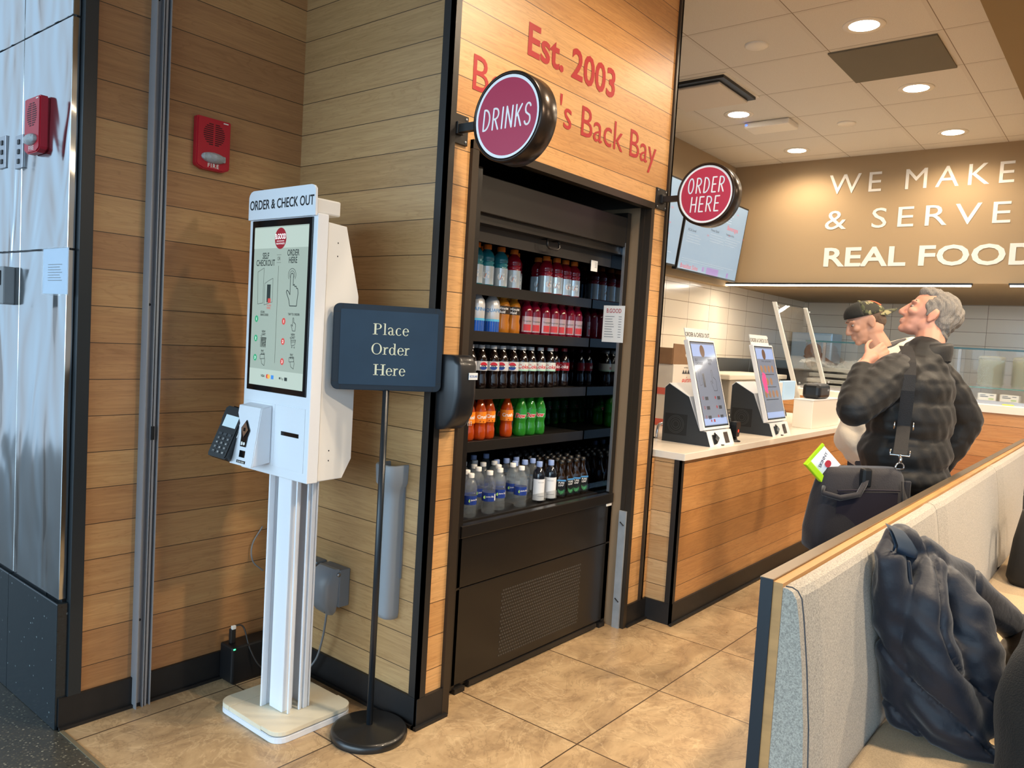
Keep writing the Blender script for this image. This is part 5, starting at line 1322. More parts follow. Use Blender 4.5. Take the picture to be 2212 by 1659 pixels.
# ================================================================ booth bench
def tweed(name, c1, c2):
    m, b, co, q = nodes(name, 0.9)
    n = q['noise'](co, 260, 3, 0.4, 0.7); n2 = q['noise'](co, 900, 2)
    c = q['ramp'](n, [(0.38, srgb(c1)), (0.60, srgb(c2))])
    c = q['mix'](0.35, c, q['ramp'](n2, [(0.4, (0.62,0.6,0.57,1)), (0.6, (1.1,1.1,1.1,1))]), 'MULTIPLY')
    q['L'].new(c, b.inputs['Base Color']); b.inputs['Sheen Weight'].default_value = 0.2
    q['bump'](n, 0.35, 0.003)
    return m
TWEED = tweed('booth_tweed', '8e877c', 'bab1a2')
SEATF = tweed('seat_vinyl', 'b39a76', 'c7ad86')
BW = M_('booth_birch', 'b98a56', 0.5, var=0.12, vscale=7, stretch=(1,1,6))
bo = thing('booth_bench', 'long beige upholstered booth bench with a wood-edged back', 'bench', (1.69, .40, 0))
MB().box(1.69, 6.5, .597, .620, 0, .950, .001).build('outer_panel', M_('booth_bronze', '4b4238', 0.4, 0.3), bo, world=True)
MB().box(1.686, 1.6905, .594, .622, 0, .952).build('end_trim', M_('booth_end_black', '20252b', 0.4), bo, world=True)
MB().box(1.688, 6.5, .594, .624, .950, .953).build('top_cap', M_('cap_bronze', '80705c', 0.3, 0.5), bo, world=True)
MB().box(1.69, 6.5, .573, .597, 0, .948).build('wood_core', BW, bo, world=True)
BP = [(.573,.43),(.573,.938),(.566,.944),(.552,.945),(.540,.940),(.530,.925),(.522,.88),(.508,.78),(.494,.65),(.486,.52),(.483,.43)]
def padded(x0, x1):
    mb = MB(); n = 14; rows = []
    for i in range(n+1):
        t_ = i/n; x = x0+(x1-x0)*t_
        e = min(t_, 1-t_)*(x1-x0); ins = .012*max(0, 1-e/.02)**2 if e < .02 else 0
        rows.append([(x, y_+(ins if y_ < .57 else 0), z_-(ins*.5 if z_ > .9 else 0)) for y_, z_ in BP])
    mb.grid(rows, False); k_ = len(BP)
    mb.add(rows[0], [tuple(range(k_))]); mb.add(rows[-1], [tuple(range(k_))[::-1]])
    return mb
for x0, x1 in ((1.692,3.146),(3.152,4.606),(4.612,6.48)): padded(x0, x1).build('back_cushion', TWEED, bo, world=True)
mb = MB().tube([(1.690, y_, z_) for y_, z_ in BP[2:]], .0016, 6)
mb.build('seam_stitching', M_('stitch', '4a4a4c', 0.8), bo, world=True)
for x0, x1 in ((1.72,3.146),(3.152,4.606),(4.612,6.48)): MB().box(x0, x1, -.05, .484, .37, .455, .02, 3).build('seat_cushion', SEATF, bo, world=True)
MB().box(1.71, 6.48, -.02, .57, 0, .372).build('seat_base', M_('booth_base', '2a2623', 0.5), bo, world=True)

# ---------------------------------------------------------------- navy puffer coat left on the bench
NAVY = M_('navy_nylon', '0e1523', 0.58, bump=0.12, bscale=70, sheen=0.2)
mb = MB()
left = [(2.244,.482,.985),(2.184,.475,.926),(2.198,.462,.809),(2.237,.446,.654),(2.254,.425,.515)]
top = [(2.281,.470,.985),(2.368,.42,.915),(2.492,.36,.84),(2.587,.31,.77),(2.70,.25,.70),(2.82,.20,.60)]
slv = [(2.294,.390,.905),(2.224,.389,.823),(2.215,.372,.744),(2.225,.340,.655),(2.255,.285,.555)]
mid = [(2.35,.36,.865),(2.345,.315,.793),(2.335,.290,.712),(2.335,.265,.621),(2.31,.25,.553)]
hem = [(2.262,.413,.500),(2.24,.34,.492),(2.243,.271,.483),(2.255,.205,.482)]
low = [(2.245,.407,.651),(2.237,.382,.576),(2.232,.329,.535),(2.242,.256,.512)]
mb.chain(left, [.022,.042,.048,.05,.045]); mb.chain(top, [.03,.05,.058,.056,.050,.042])
mb.chain(slv, [.035,.056,.064,.064,.05]); mb.chain(mid, [.04,.062,.076,.072,.055]); mb.chain([(2.42,.36,.83),(2.45,.33,.76)], [.055,.055])
mb.chain(low, [.04,.045,.042,.032]); mb.chain(hem, [.028,.030,.028,.022])
mb.chain([(2.30,.46,.90),(2.34,.44,.75),(2.38,.40,.60),(2.42,.36,.50)], [.05,.07,.08,.05])
mb.chain([(2.42,.36,.55),(2.38,.30,.50)], [.06,.045])
def folds(c, n):
    a = math.sin(c.x*31+c.z*22+2*math.sin(c.z*17))*math.sin(c.z*34-c.y*40); b_ = math.sin(c.z*88+c.x*36+3*math.sin(c.y*26))
    r_ = 1-abs(math.sin((c.x*9+c.z*13-c.y*17)+1.3*math.sin(c.z*11)))
    d = .005*a+.0012*b_-.013*max(0, r_-.82)/.18
    p = c+n*d
    p.y = min(p.y, .516-(.12-.0)*0 if p.z > .6 else .48)
    p.z = max(p.z, .458)
    return p
cb = (2.32, .36, .457)
coat = blob(MB().add([Vector(v)-Vector(cb) for v in mb.v], mb.f), 'puffer_coat', NAVY, None, .009, 4, lambda c, n: folds(c+Vector(cb), n)-Vector(cb), loc=cb)
tag(coat, 'crumpled navy puffer coat slumped against the booth back', 'coat')
rows = []
for i, (x, y, z, w_) in enumerate(((2.245,.470,1.005,.0),(2.24,.452,.985,.028),(2.232,.437,.96,.04),(2.215,.436,.945,.045),(2.19,.456,.955,.03))):
    rows.append([(x-.03-w_*.4, y+.018, z+.012), (x, y-.012, z-.004), (x+.05+w_, y-.008, z-.022), (x+.09+w_, y+.018, z-.030)])
col_ = MB().grid(rows); col_.grid([[tuple(Vector(p)+Vector((.002,.010,.002))) for p in r_] for r_ in rows])
col_.build('collar_flap', M_('navy_lining', '26374a', 0.45), coat, world=True)
MB().chain([(2.205,.432,.93),(2.212,.412,.81),(2.246,.40,.66),(2.262,.375,.55)], [.006,.007,.007,.005]).build('placket', NAVY, coat, world=True)
MB().box(2.214,2.226,.304,.31,.500,.506,.002).build('snap_button', DARK, coat, world=True)
LEA = M_('black_leather', '15110e', 0.28, bump=0.05, bscale=120, coat=0.2)
hb = (2.66, .16, .457)
mb = MB().ell((0,0,.12),(.20,.12,.125),u=24,v=16).ell((.02,-.01,.19),(.15,.07,.07)).ell((-.1,-.02,.07),(.1,.1,.075))
o = blob(mb, 'handbag', LEA, None, .012, 4, lambda c, n: Vector((c.x, c.y, max(c.z, .002)))+n*.004*math.sin(c.x*40+c.z*30), loc=hb)
tag(o, 'slouchy black leather handbag on the bench behind the navy coat', 'bag')
MB().tube([(-.09,-.06,.20),(-.07,-.06,.29),(.02,-.05,.32),(.10,-.04,.28),(.12,-.04,.20)], .008, 8).build('handle', LEA, o)
MB().tube([(-.185,-.05,.10),(-.12,-.118,.11),(.0,-.135,.12),(.12,-.11,.10)], .003, 6).build('zip', CHROME, o)
# black tote farther along
tb = thing('tote_bag', 'black tote bag with wide straps standing farther along the bench', 'bag', (4.42, .28, .456))
TOT = M_('tote_canvas', '191817', 0.7, bump=0.1, bscale=150)
rows = []
for z, w_, d_ in ((0,.24,.13),(.03,.26,.145),(.20,.25,.13),(.34,.24,.105),(.345,.23,.10),(.20,.22,.09)):
    rows.append([(w_*math.copysign(abs(math.cos(a))**.35, math.cos(a)), d_*math.copysign(abs(math.sin(a))**.45, math.sin(a)), z) for a in [k_*2*math.pi/28 for k_ in range(28)]])
mb = MB().grid(rows, True, True); mb.add(rows[0], [tuple(range(28))]); mb.add(rows[-1], [tuple(range(28))])
mb.build('body', TOT, tb)
for s_, yy in ((-1,-.115),(1,.10)):
    P = [(-.10,yy,.30),(-.095,yy*1.05,.40),(-.05,yy*1.1,.47),(.05,yy*1.1,.47),(.095,yy*1.05,.40),(.10,yy,.30)] if s_ > 0 else [(-.12,yy,.32),(-.13,yy-.03,.20),(-.06,yy-.05,.07),(.03,yy-.05,.08),(.07,yy-.03,.20),(.08,yy,.32)]
    mb = MB()
    for i in range(len(P)-1):
        a, b_ = Vector(P[i]), Vector(P[i+1]); u_ = (b_-a).normalized().cross(Vector((0,1,0)))*.02
        mb.add([a-u_, b_-u_, b_+u_, a+u_], [(0,1,2,3)]); mb.add([a-u_+Vector((0,.004,0)), b_-u_+Vector((0,.004,0)), b_+u_+Vector((0,.004,0)), a+u_+Vector((0,.004,0))], [(0,1,2,3)])
    mb.build('strap', M_('tote_strap', '2a2826', 0.7), tb)
MB().tube([(-.2,-.09,.335),(0,-.10,.34),(.2,-.09,.335)], .004, 6).build('zip', ALU, tb)
mb = MB().ell((0,0,.02),(.13,.07,.05)).ell((.06,.0,.06),(.07,.06,.04)).ell((-.07,.02,.045),(.06,.05,.035))
o = blob(mb, 'scarf', M_('pink_knit', 'b07a84', 0.9, bump=0.3, bscale=120), None, .012, 3, lambda c, n: c+n*.008*math.sin(c.x*60+c.z*50)*math.sin(c.y*70), loc=(4.44, .28, .79))
tag(o, 'dusty pink knit scarf piled on top of the black tote', 'scarf')
# black fleece garment at the bottom right corner
gb = (2.24, .05, .457)
mb = MB().chain([(-.14,.05,.05),(-.12,.06,.17),(-.06,.06,.29),(.02,.05,.37)], [.10,.10,.09,.07]).chain([(.05,-.02,.06),(.12,-.02,.2),(.14,.0,.32)], [.14,.13,.09]).ell((-.04,0,.07),(.2,.12,.08))
o = blob(mb, 'fleece_jacket', M_('black_fleece', '0c0c0c', 0.95, bump=0.4, bscale=260, sheen=0.05), None, .014, 5, lambda c, n: Vector((c.x, c.y, max(c.z, .002)))+n*.006*math.sin(c.x*25+c.z*18), loc=gb)
tag(o, 'black fleece garment heaped at the near end of the bench', 'jacket')

# ================================================================ people
SKIN = M_('skin', 'c48a72', 0.55, var=0.05, vscale=9)
SKIN2 = M_('skin_light', 'c4937a', 0.55, var=0.03, vscale=10)
SKIN3 = M_('skin_brown', '6e4a38', 0.5)
def headparts(mb, M, jaw=1.0):
    """face looks along +x in the head frame; origin between the ears"""
    E_ = M.to_euler(); rot = E_
    def e(c, r, extra=None, u=16, v=12):
        q = (M.to_3x3() @ (extra.to_matrix() if extra else Matrix.Identity(3))).to_euler()
        mb.ell(M @ Vector(c), r, q, u, v)
    def c(a, ra, b, rb): mb.cap(M @ Vector(a), ra, M @ Vector(b), rb)
    e((-.012,0,.034), (.096,.076,.084), None, 24, 16)
    e((.030,0,.012), (.060,.066,.070))
    e((.036,0,-.036), (.054,.054,.066))
    e((.046,0,-.076), (.040,.046*jaw,.030))
    e((.074,0,-.090), (.020,.024,.018))
    e((-.02,.045,-.045), (.05,.02,.04)); e((-.02,-.045,-.045), (.05,.02,.04))
    c((.086,0,.022), .010, (.111,0,-.020), .012); e((.108,0,-.026), (.013,.012,.010)); e((.098,.012,-.028), (.011,.008,.008)); e((.098,-.012,-.028), (.011,.008,.008))
    e((.078,.030,.034), (.014,.026,.010)); e((.078,-.030,.034), (.014,.026,.010))
    e((.070,.046,-.010), (.022,.018,.018)); e((.070,-.046,-.010), (.022,.018,.018))
    e((.090,0,-.052), (.012,.024,.007)); e((.088,0,-.064), (.013,.021,.008))
    for s_ in (-1, 1):
        q = Euler((0, R(-12), s_*R(-18)))
        e((-.010, s_*.078, .000), (.021,.007,.031), q); e((-.018, s_*.083, .008), (.012,.006,.022), q); e((-.004, s_*.077, -.026), (.010,.007,.011), q)
def hand(mb, M, curl=0.6, s_=1.0, side=1):
    """palm at origin, fingers along +x, thumb leaves towards +y*side, palm faces -z"""
    P = lambda x, y, z: M @ (Vector((x, y*side, z))*s_)
    mb.cap(P(-.045,0,0), .026*s_, P(-.01,0,0), .026*s_)
    for y in (-.030,-.010,.010,.028): mb.cap(P(-.035,y*.75,0), .013*s_, P(.040,y,0), .0105*s_)
    for y, L in ((.031,.068),(.0105,.076),(-.0105,.071),(-.031,.056)):
        p = Vector((.042,y,0)); a = -curl*.45; rr = .0092
        for f_ in (.46,.31,.23):
            d = Vector((math.cos(a), y*1.0, math.sin(a)))
            q = p+d*L*f_; mb.cap(P(*p), rr*s_, P(*q), (rr-.0008)*s_, 8); p = q; rr -= .0008; a -= curl*.75
    p = Vector((-.020,.030,-.004))
    for d, L, rr in ((Vector((.55,.75,-.25)),.036,.012),(Vector((.85,.35,-.4)),.030,.010),(Vector((.95,.0,-.5)),.024,.009)):
        q = p+d.normalized()*L; mb.cap(P(*p), rr*s_, P(*q), (rr-.001)*s_, 8); p = q
def legs(mb, spread=.10, st=.0):
    for s_ in (-1, 1):
        x = st*s_
        mb.chain([(0,s_*.085,.93),(.02+x*.5,s_*spread,.50),(-.01+x,s_*spread,.09)], [.088,.056,.040])
        mb.cap((-.045+x,s_*spread,.045), .036, (.16+x,s_*(spread+.02),.035), .030)
def trouser(mb, spread=.10, st=0.0, z1=.98):
    mb.ell((0,0,.93), (.138,.178,.10))
    for s_ in (-1, 1):
        x = st*s_
        mb.chain([(0,s_*.088,.92),(.02+x*.5,s_*spread,.50),(-.005+x,s_*spread,.10)], [.108,.078,.068])
def shoes(mb, spread=.10, st=0.0):
    for s_ in (-1, 1):
        x = st*s_
        mb.cap((-.045+x,s_*spread,.046), .045, (.17+x,s_*(spread+.02),.042), .041); mb.box(-.09+x,.215+x,s_*spread-.045,s_*(spread)+.06*(s_ > 0)+.045*(s_ < 0),.0,.028,.012)
def eyes(par, M):
    for s_ in (-1, 1):
        MB().ell(M @ Vector((.0745, s_*.031, .013)), (.0110,.0115,.0085), M.to_euler(), 12, 8).build('eye', M_('eye_white', 'a89c92', 0.3), par)
        MB().ell(M @ Vector((.0845, s_*.031, .012)), (.0025,.005,.005), M.to_euler(), 10, 6).build('iris', M_('iris', '3b2f28', 0.2), par)
        MB().cap(M @ Vector((.088, s_*.014, .036)), .0035, M @ Vector((.076, s_*.050, .040)), .003, 8).build('eyebrow', M_('brow', '6d5a4a', 0.9), par)
def hm(loc, yaw, pitch, roll=0): return Matrix.Translation(loc) @ Matrix.Rotation(R(yaw), 4, 'Z') @ Matrix.Rotation(R(pitch), 4, 'Y') @ Matrix.Rotation(R(roll), 4, 'X')

# ---- man in the dark quilted jacket
rz1 = R(76)
HM = hm((-.012,-.062,1.655), 30, -20, 4)
mb = MB(); headparts(mb, HM)
mb.chain([(-.035,-.01,1.42),(-.04,-.04,1.53),(-.03,-.06,1.60)], [.075,.062,.058])
mb.ell((0,0,.95),(.125,.165,.13)).ell((.01,0,1.10),(.115,.150,.16)).ell((0,0,1.28),(.125,.165,.18)).ell((0,.13,1.40),(.07,.08,.06)).ell((0,-.13,1.40),(.07,.08,.06))
legs(mb)
AL = [(0,.175,1.405),(.05,.37,1.24),(.10,.245,1.415)]; AR = [(0,-.175,1.405),(-.10,-.30,1.19),(-.03,-.27,.96),(.05,-.24,.90)]
mb.chain(AL, [.055,.042,.030]); mb.chain(AR, [.055,.042,.030,.026])
hx = Vector((-.40,-.75,.50)).normalized(); hz = Vector((-.75,.25,.35)); hz = (hz-hx*hz.dot(hx)).normalized(); hy = hz.cross(hx)
hand(mb, Matrix.Translation((.085,.190,1.462)) @ Matrix((hx, hy, hz)).transposed().to_4x4(), .8, .95, 1)
hand(mb, Matrix.Translation((.085,-.225,.875)) @ Matrix((Vector((.7,.25,-.66)).normalized(), Vector((.34,-.94,0)).normalized(), Vector((-.62,-.22,-.75)).normalized())).transposed().to_4x4(), .8, 1.0, -1)
p1 = blob(mb, 'person', SKIN, None, .0055, 3, loc=(3.84, .80, 0)); p1.rotation_euler = (0,0,rz1)
tag(p1, 'grey-haired man in a dark quilted jacket looking up, shoulder bag at his side', 'person')
eyes(p1, HM)
def hair_fn(M, z_cut):
    return None
HAIR = M_('grey_hair', '857e76', 0.75, bump=0.8, bscale=14, stretch=(30,30,2.5), var=0.30, vscale=16)
def He(mb, c, r, ex=None): mb.ell(HM @ Vector(c), r, (HM.to_3x3() @ (ex.to_matrix() if ex else Matrix.Identity(3))).to_euler(), 20, 14)
mb = MB()
He(mb, (-.036,0,.046), (.084,.083,.080)); He(mb, (-.062,0,-.004), (.058,.076,.070)); He(mb, (-.070,0,-.064), (.042,.062,.050)); He(mb, (.010,0,.092), (.070,.060,.034))
He(mb, (.052,0,.096), (.030,.044,.018)); He(mb, (-.09,.0,.03), (.045,.06,.06)); He(mb, (-.012,.066,.040), (.050,.016,.040)); He(mb, (-.012,-.066,.040), (.050,.016,.040)); He(mb, (.012,.071,.012), (.012,.008,.026)); He(mb, (.012,-.071,.012), (.012,.008,.026))
blob(mb, 'hair', HAIR, p1, .006, 3, lambda c, n: c+n*(.0022*math.sin(c.x*160+c.y*150+5*math.sin(c.z*38))+.0015*math.sin(c.y*260-c.x*200+3*math.sin(c.z*70))))
# jacket with quilting lines
JK = M_('charcoal_nylon', '0d0b0a', 0.62, bump=0.10, bscale=80, sheen=0.08)
mb = MB()
mb.ell((.0,0,.93),(.185,.228,.10)).ell((.01,0,1.04),(.190,.232,.15)).ell((0,0,1.20),(.178,.222,.18)).ell((-.005,0,1.33),(.165,.205,.135)).ell((-.02,.0,1.42),(.12,.150,.085))
mb.ell((-.005,.15,1.405),(.09,.095,.075)).ell((-.005,-.15,1.405),(.09,.095,.075))
mb.chain([(0,.175,1.395),(.02,.27,1.32),(.05,.375,1.235)], [.088,.092,.080]); mb.chain([(.05,.375,1.235),(.075,.315,1.32),(.092,.270,1.39)], [.080,.070,.050])
mb.chain([(0,-.175,1.395),(-.06,-.245,1.29),(-.10,-.305,1.19)], [.090,.092,.082]); mb.chain([(-.10,-.305,1.19),(-.06,-.295,1.07),(-.015,-.28,.96)], [.082,.074,.056])
mb.chain([(-.03,0,1.43),(-.03,-.02,1.475)], [.112,.098])
def quilt(c, n):
    ax = c.z if abs(c.y) < .24 else c.z+abs(c.y)*.3
    ph = (ax-.90)/.092; f_ = abs(ph-round(ph)); g = math.exp(-(f_/.10)**2)
    wr = math.sin(c.y*26+c.z*44+2*math.sin(c.z*13))*math.sin(c.z*23+c.x*21)
    w2 = math.sin(c.y*95-c.z*70+1.5*math.sin(c.x*40))
    hemg = math.exp(-((c.z-.885)/.022)**2)
    return c+n*(-.0026*g+.0026*wr+.0014*w2-.010*hemg)
jk = blob(mb, 'jacket', JK, p1, .009, 3, quilt)
# collar ring
rows = []
for r_, z_ in ((.105,1.440),(.104,1.475),(.099,1.505),(.092,1.520),(.082,1.514),(.078,1.47)):
    rows.append([(-.030+r_*1.0*math.cos(a)-(z_-1.45)*.10, -.025+r_*1.02*math.sin(a)-(z_-1.44)*.2, z_+.018*max(0,-math.cos(a))) for a in [k_*2*math.pi/32 for k_ in range(32)]])
MB().grid(rows, True, True).build('collar', JK, jk)
JEAN = M_('blue_denim', '4a6a84', 0.8, bump=0.2, bscale=200)
mb = MB(); trouser(mb); blob(mb, 'trousers', JEAN, p1, .012, 4, lambda c, n: c+n*.004*math.sin(c.z*60+c.y*20))
mb = MB(); shoes(mb); blob(mb, 'shoes', M_('brown_shoe', '2d221b', 0.4), p1, .008, 3)
MB().rect(0,.001,0,.001,(0,0,1.2),(1,0,0),(0,0,1))
# ---- shoulder bag hanging at his side
bgl = (3.37, .86, .66)
sb = thing('shoulder_bag', 'dark navy fabric shoulder bag hanging at the side of the man in the dark jacket', 'bag', bgl, math.atan2(-.6, .8))
BAGM = M_('bag_navy', '15121a', 0.75, bump=0.15, bscale=180, sheen=0.2)
mb = MB()
rows = []
for z, x0, x1, d_ in ((.0,-.19,.20,.05),(.02,-.235,.225,.070),(.10,-.235,.222,.078),(.22,-.215,.205,.070),(.32,-.195,.180,.050),(.345,-.185,.165,.036),(.348,-.17,.15,.026)):
    cx, hw = (x0+x1)/2, (x1-x0)/2
    rows.append([(cx+hw*math.copysign(abs(math.cos(a))**.45, math.cos(a)), d_*math.copysign(abs(math.sin(a))**.55, math.sin(a)), z+.010*math.sin(a*3+z*20)*(z < .3)) for a in [k_*2*math.pi/40 for k_ in range(40)]])
mb.grid(rows, True, True); mb.add(rows[0], [tuple(range(40))]); mb.add(rows[-1], [tuple(range(40))])
body = mb.build('body', BAGM, sb)
mb = MB().grid([[(x, -.052-.022*math.cos((x)/.2*1.2)-(.004), z) for x in [-.16+.28*i/10 for i in range(11)]] for z in (.04,.16,.255)]); mb.tube([(x, -.079+abs(x)*.03, .262+.004*math.cos(x*9)) for x in [-.165+.29*i/10 for i in range(11)]], .004, 6)
mb.build('front_pocket', M_('bag_purple', '1b1522', 0.8), body)
MB().tube([(.145,-.062,.30),(.150,-.074,.18),(.160,-.082,.05)], .004, 6).build('piping', M_('bag_piping', '101016', 0.6), body)
MB().tube([(-.20,-.035,.27),(-.22,-.06,.25),(-.16,-.085,.235),(-.08,-.09,.25),(-.03,-.07,.31),(-.02,-.05,.345)], [.008,.011,.012,.012,.011,.009], 8).build('carry_handle', BAGM, body)
MB().box(-.055,-.015,-.082,-.05,.275,.352,.008).build('handle_wrap', DARK, body)
MB().box(.168,.200,-.052,-.040,.17,.30,.006).build('side_tab', BAGM, body)
MB().tube([(.152+.020*math.cos(a), -.03, .352+.020*math.sin(a)) for a in [R(q) for q in range(-20,201,20)]]+[(.171,-.03,.345)], .0035, 8).build('d_ring', CHROME, sb)
# strap: webbing lies over his back up to the shoulder
dg = bpy.context.evaluated_depsgraph_get()
bpy.context.view_layer.update()
Mw = Matrix.Translation((3.84,.80,0)) @ Matrix.Rotation(rz1, 4, 'Z')
bv = BVHTree.FromPolygons([Mw @ v.co for v in jk.data.vertices], [tuple(p.vertices) for p in jk.data.polygons])
sd = Vector((.978,.209,0)); sidev = Vector((.209,-.978,0))
path = []
for p in ((3.0,.665,1.515),(3.077,.662,1.496),(3.077,.656,1.45),(3.077,.654,1.40),(3.072,.652,1.333),(3.064,.653,1.241),(3.058,.654,1.174)):
    best = None
    for off in (-.026, 0, .026):
        h = bv.ray_cast(Vector(p)+sidev*off-sd*.5, sd)
        if h[0] is not None:
            t_ = (h[0]-Vector(p)).dot(sd); best = t_ if best is None else min(best, t_)
    if best is not None: path.append(Vector(p)+sd*(best-.010))
for _ in range(2): path = [path[0]]+[(path[i-1]+path[i]*2+path[i+1])/4 for i in range(1, len(path)-1)]+[path[-1]]
path = [p-sd*.004 for p in path]
path = path+[Vector((3.50,.752,1.085)), Vector((3.482,.750,1.065))]
inv = (Matrix.Translation(bgl) @ Matrix.Rotation(math.atan2(-.6,.8), 4, 'Z')).inverted()
def webbing(path, w_, th):
    mb = MB(); A, B_ = [], []
    rows = [[inv @ (p-sidev*w_-sd*th), inv @ (p+sidev*w_-sd*th), inv @ (p+sidev*w_), inv @ (p-sidev*w_)] for p in path]
    mb.grid([r_+[r_[0]] for r_ in rows], False); return mb
webbing(path, .026, .003).build('shoulder_strap', M_('strap_black', '161517', 0.7, bump=0.3, bscale=300), sb)
pb = path[-3]; pc = path[-1]
def wire(pts, r_): return MB().tube([inv @ Vector(p) for p in pts], r_, 8)
wire([pb-sidev*.036+Vector((0,0,.016))-sd*.008, pb-sidev*.036-Vector((0,0,.016))-sd*.008], .0035).build('buckle', CHROME, sb)
wire([pb+sidev*.036+Vector((0,0,.016))-sd*.008, pb+sidev*.036-Vector((0,0,.016))-sd*.008], .0035).build('buckle', CHROME, sb)
wire([pc-sidev*.036+Vector((0,0,.018)), pc-sidev*.036-Vector((0,0,.004)), pc+sidev*.036-Vector((0,0,.004)), pc+sidev*.036+Vector((0,0,.018))], .004).build('strap_bar', CHROME, sb)
dr = Vector(bgl)+Matrix.Rotation(math.atan2(-.6,.8), 3, 'Z') @ Vector((.152,-.03,.372))
wire([pc-Vector((0,0,.005)), (pc+dr)/2+sidev*.004, dr], .006).build('snap_hook', CHROME, sb)
# snack bag poking out of it
sn = thing('snack_bag', 'green and white snack bag poking out of the shoulder bag', 'snack bag', (3.250, .945, .975), math.atan2(-.6, .8))
rows = []
for i in range(9):
    t_ = i/8; rows.append([((-.075+.15*j/8)+.0*t_, (.022*math.sin(math.pi*j/8)*math.sin(math.pi*(.15+.85*t_)))*(-1), .16*t_+.004*math.sin(j*2.1)) for j in range(9)])
mb = MB().grid(rows); mb.grid([[(p[0], -p[1]+.001, p[2]) for p in r_] for r_ in rows])
TILT = Matrix.Rotation(R(-48), 4, 'Y') @ Matrix.Scale(.74, 4)
SNW = M_('snack_white', 'dfe3ea', 0.3)
o = mb.build('pouch', SNW, sn); o.matrix_local = TILT
MB().box(-.08,-.045,-.024,.006,.02,.165,.004).box(-.08,.078,-.006,.006,.150,.168,.002).build('green_panel', M_('snack_green', 'a6d21c', 0.35), o)
MB().text('SKINNY', .026, (.012,-.0262,.105), (.94,0,.3), (-.3,0,.94), bold=.02).build('brand_text', M_('snack_navy', '2a2f4e', 0.5), o)
MB().disc((.015,.075), .020, (0,-.0264,0), (1,0,0), (0,0,1), 20).build('red_mark', M_('snack_red', 'b0303c', 0.5), o)

# ---- man in the backwards camouflage cap and cream hoodie
rz2 = R(119)
HM = hm((.095,.0,1.650), 4, 26)
mb = MB(); headparts(mb, HM, .9)
mb.chain([(-.02,0,1.42),(.01,0,1.52),(.06,0,1.595)], [.078,.062,.058])
mb.ell((0,0,.95),(.12,.16,.13)).ell((.01,0,1.10),(.112,.148,.16)).ell((0,0,1.28),(.12,.165,.18)).ell((0,.13,1.40),(.07,.08,.06)).ell((0,-.13,1.40),(.07,.08,.06))
legs(mb)
for s_ in (-1, 1):
    mb.chain([(0,s_*.175,1.40),(-.06,s_*.235,1.13),(.07,s_*.15,1.00)], [.055,.042,.029])
    hand(mb, hm((.070,s_*.075,.99), s_*-70, 6), .8, .95, -s_)
p2 = blob(mb, 'person', SKIN2, None, .0055, 3, loc=(4.66, 1.145, 0)); p2.rotation_euler = (0,0,rz2)
tag(p2, 'younger man in a backwards camouflage cap and cream hoodie looking down at a kiosk', 'person')
eyes(p2, HM)
mb = MB(); He(mb, (-.030,0,.030), (.083,.0785,.070)); He(mb, (-.062,0,-.015), (.045,.064,.045))
blob(mb, 'hair', M_('brown_hair', '5d4b3e', 0.8, bump=0.6, bscale=60), p2, .006, 2)
def camo():
    m, b, co, q = nodes('camouflage', 0.8)
    n = q['noise'](co, 22, 2, 0.6)
    n2 = q['noise'](q['map'](co, (1,1,1), (3,1,7)), 26, 2, 0.5)
    c = q['ramp'](n, [(0.0, srgb('4a4d33')), (0.44, srgb('4a4d33')), (0.46, srgb('2c2b22')), (1.0, srgb('2c2b22'))])
    c = q['mix'](q['ramp'](n2, [(0.56, (0,0,0,1)), (0.57, (1,1,1,1))]), c, srgb('8d8660'))
    q['L'].new(c, b.inputs['Base Color']); return m
def dome(ph0, ph1, grow=0.0):
    rows = []
    for i in range(9):
        th = math.pi/2*i/8
        rows.append([HM @ Vector((-.010+(.108+grow)*math.cos(a)*math.cos(th), (.086+grow)*math.sin(a)*math.cos(th), .040+(.082+grow)*math.sin(th)+.016*math.cos(a)*math.cos(th))) for a in [R(ph0+(ph1-ph0)*k_/20) for k_ in range(21)]])
    return MB().grid(rows)
CAMO = camo()
cp = dome(75, 285).build('cap', CAMO, p2)
mm = cp.modifiers.new('s', 'SOLIDIFY'); mm.thickness = .004
c2 = dome(-75, 75).build('mesh_panel', M_('cap_mesh', '1f1f1c', 0.8, bump=0.4, bscale=400), cp)
mm = c2.modifiers.new('s', 'SOLIDIFY'); mm.thickness = .004
rows = []
for i in range(7):
    t_ = i/6
    rows.append([HM @ Vector((-.010-(.100+.072*t_)*math.cos(R(a))-.0, (.084+.004*t_)*math.sin(R(a))*(1-.15*t_), .030-.020*t_-.014*(1-math.cos(R(a)))*1.6)) for a in range(-62,63,6)])
b_ = MB().grid(rows).build('bill', CAMO, cp); mm = b_.modifiers.new('s', 'SOLIDIFY'); mm.thickness = .006
rows = []
for i in range(4):
    th = R(24+34*i/3); rows.append([HM @ Vector((-.010+.1105*math.cos(R(a))*math.cos(th), .0885*math.sin(R(a))*math.cos(th), .040+.0845*math.sin(th)+.016*math.cos(R(a))*math.cos(th))) for a in range(142,181,6)])
MB().grid(rows).build('orange_patch', M_('patch_orange', 'c9562e', 0.7), cp)
MB().ell(HM @ Vector((-.010,0,.124)), (.008,.008,.005)).build('button', CAMO, cp)
CRM = M_('cream_fleece', 'd9ccb9', 0.9, bump=0.2, bscale=180, sheen=0.2)
mb = MB().ell((0,0,.94),(.165,.205,.11)).ell((.01,0,1.08),(.165,.21,.17)).ell((0,0,1.27),(.160,.21,.18)).ell((-.01,.15,1.40),(.085,.09,.07)).ell((-.01,-.15,1.40),(.085,.09,.07)).ell((-.02,0,1.42),(.11,.14,.07))
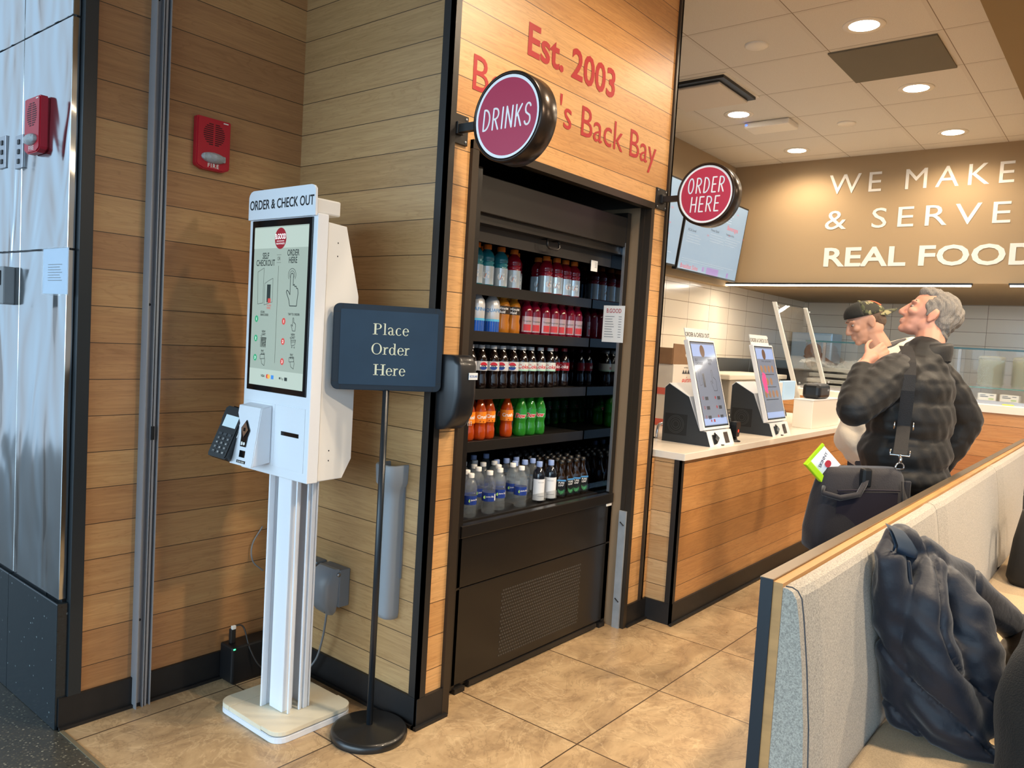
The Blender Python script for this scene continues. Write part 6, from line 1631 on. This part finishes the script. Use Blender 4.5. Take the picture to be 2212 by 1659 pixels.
for s_ in (-1, 1): mb.chain([(0,s_*.175,1.395),(-.06,s_*.24,1.13),(.07,s_*.15,1.01)], [.080,.070,.056])
mb.ell((.115,0,1.0),(.090,.17,.10))
hd2 = blob(mb, 'hoodie', CRM, p2, .010, 3, lambda c, n: c+n*(.005*math.sin(c.z*38+c.y*20+2*math.sin(c.x*22))-.004*math.exp(-((c.z-.90)/.02)**2)))
mb = MB()
for k_ in range(24):
    a0, a1 = k_*2*math.pi/24, (k_+1)*2*math.pi/24
    f = lambda a: (-.050+.105*math.cos(a), .118*math.sin(a), 1.495-.045*math.cos(a))
    mb.cap(f(a0), .036+.010*(math.cos(a0) < 0), f(a1), .036+.010*(math.cos(a1) < 0), 8)
mb.ell((-.13,0,1.45),(.065,.12,.085))
hood = blob(mb, 'hood', CRM, hd2, .009, 3)
rows = [[(-.035+r_*math.cos(a), r_*1.12*math.sin(a), z_+.022-.040*math.cos(a)) for a in [k_*2*math.pi/24 for k_ in range(25)]] for r_, z_ in ((.085,1.512),(.074,1.498),(.066,1.47))]
MB().grid(rows).build('hood_lining', M_('grey_jersey', '6e6e70', 0.9), hood)
mb = MB(); trouser(mb); blob(mb, 'trousers', M_('dark_denim', '2c3440', 0.8), p2, .012, 4)
mb = MB(); shoes(mb); blob(mb, 'shoes', M_('white_shoe', 'c9c4bc', 0.5), p2, .008, 3)

# ---- kitchen worker bending over the work table
HM = hm((.34,0,1.46), -12, 40)
mb = MB(); headparts(mb, HM)
mb.chain([(.14,0,1.30),(.24,0,1.38),(.31,0,1.42)], [.075,.062,.058])
mb.ell((0,0,.95),(.12,.16,.13)).ell((.04,0,1.08),(.112,.148,.16)).ell((.11,0,1.22),(.12,.165,.16)).ell((.14,.14,1.30),(.07,.08,.06)).ell((.14,-.14,1.30),(.07,.08,.06))
legs(mb)
for s_ in (-1, 1):
    mb.chain([(.15,s_*.175,1.30),(.20,s_*.24,1.06),(.36,s_*.16,.99)], [.055,.042,.029])
    hand(mb, hm((.42,s_*.15,.985), s_*-10, 5), .6, 1.0, -s_)
p3 = blob(mb, 'person', SKIN3, None, .007, 3, loc=(8.52, 2.42, 0)); p3.rotation_euler = (0,0,R(92))
tag(p3, 'kitchen worker in black bent over the work table, seen through the acrylic shield', 'person')
eyes(p3, HM)
mb = MB().ell((0,0,.95),(.145,.19,.12)).ell((.05,0,1.09),(.14,.185,.16)).ell((.11,0,1.22),(.14,.195,.16)).ell((.13,.15,1.30),(.08,.085,.065)).ell((.13,-.15,1.30),(.08,.085,.065))
for s_ in (-1, 1): mb.chain([(.15,s_*.175,1.295),(.175,s_*.21,1.17)], [.075,.070])
blob(mb, 'shirt', M_('black_shirt', '1c1c1e', 0.8), p3, .012, 3)
mb = MB(); trouser(mb); blob(mb, 'trousers', M_('black_trousers', '17171a', 0.8), p3, .013, 4)
mb = MB(); shoes(mb); blob(mb, 'shoes', BLK, p3, .01, 2)
mb = MB().ell(HM @ Vector((.075,0,-.045)), (.042,.060,.045), HM.to_euler()); blob(mb, 'face_mask', M_('mask_white', 'd8dadc', 0.8), p3, .007, 2)
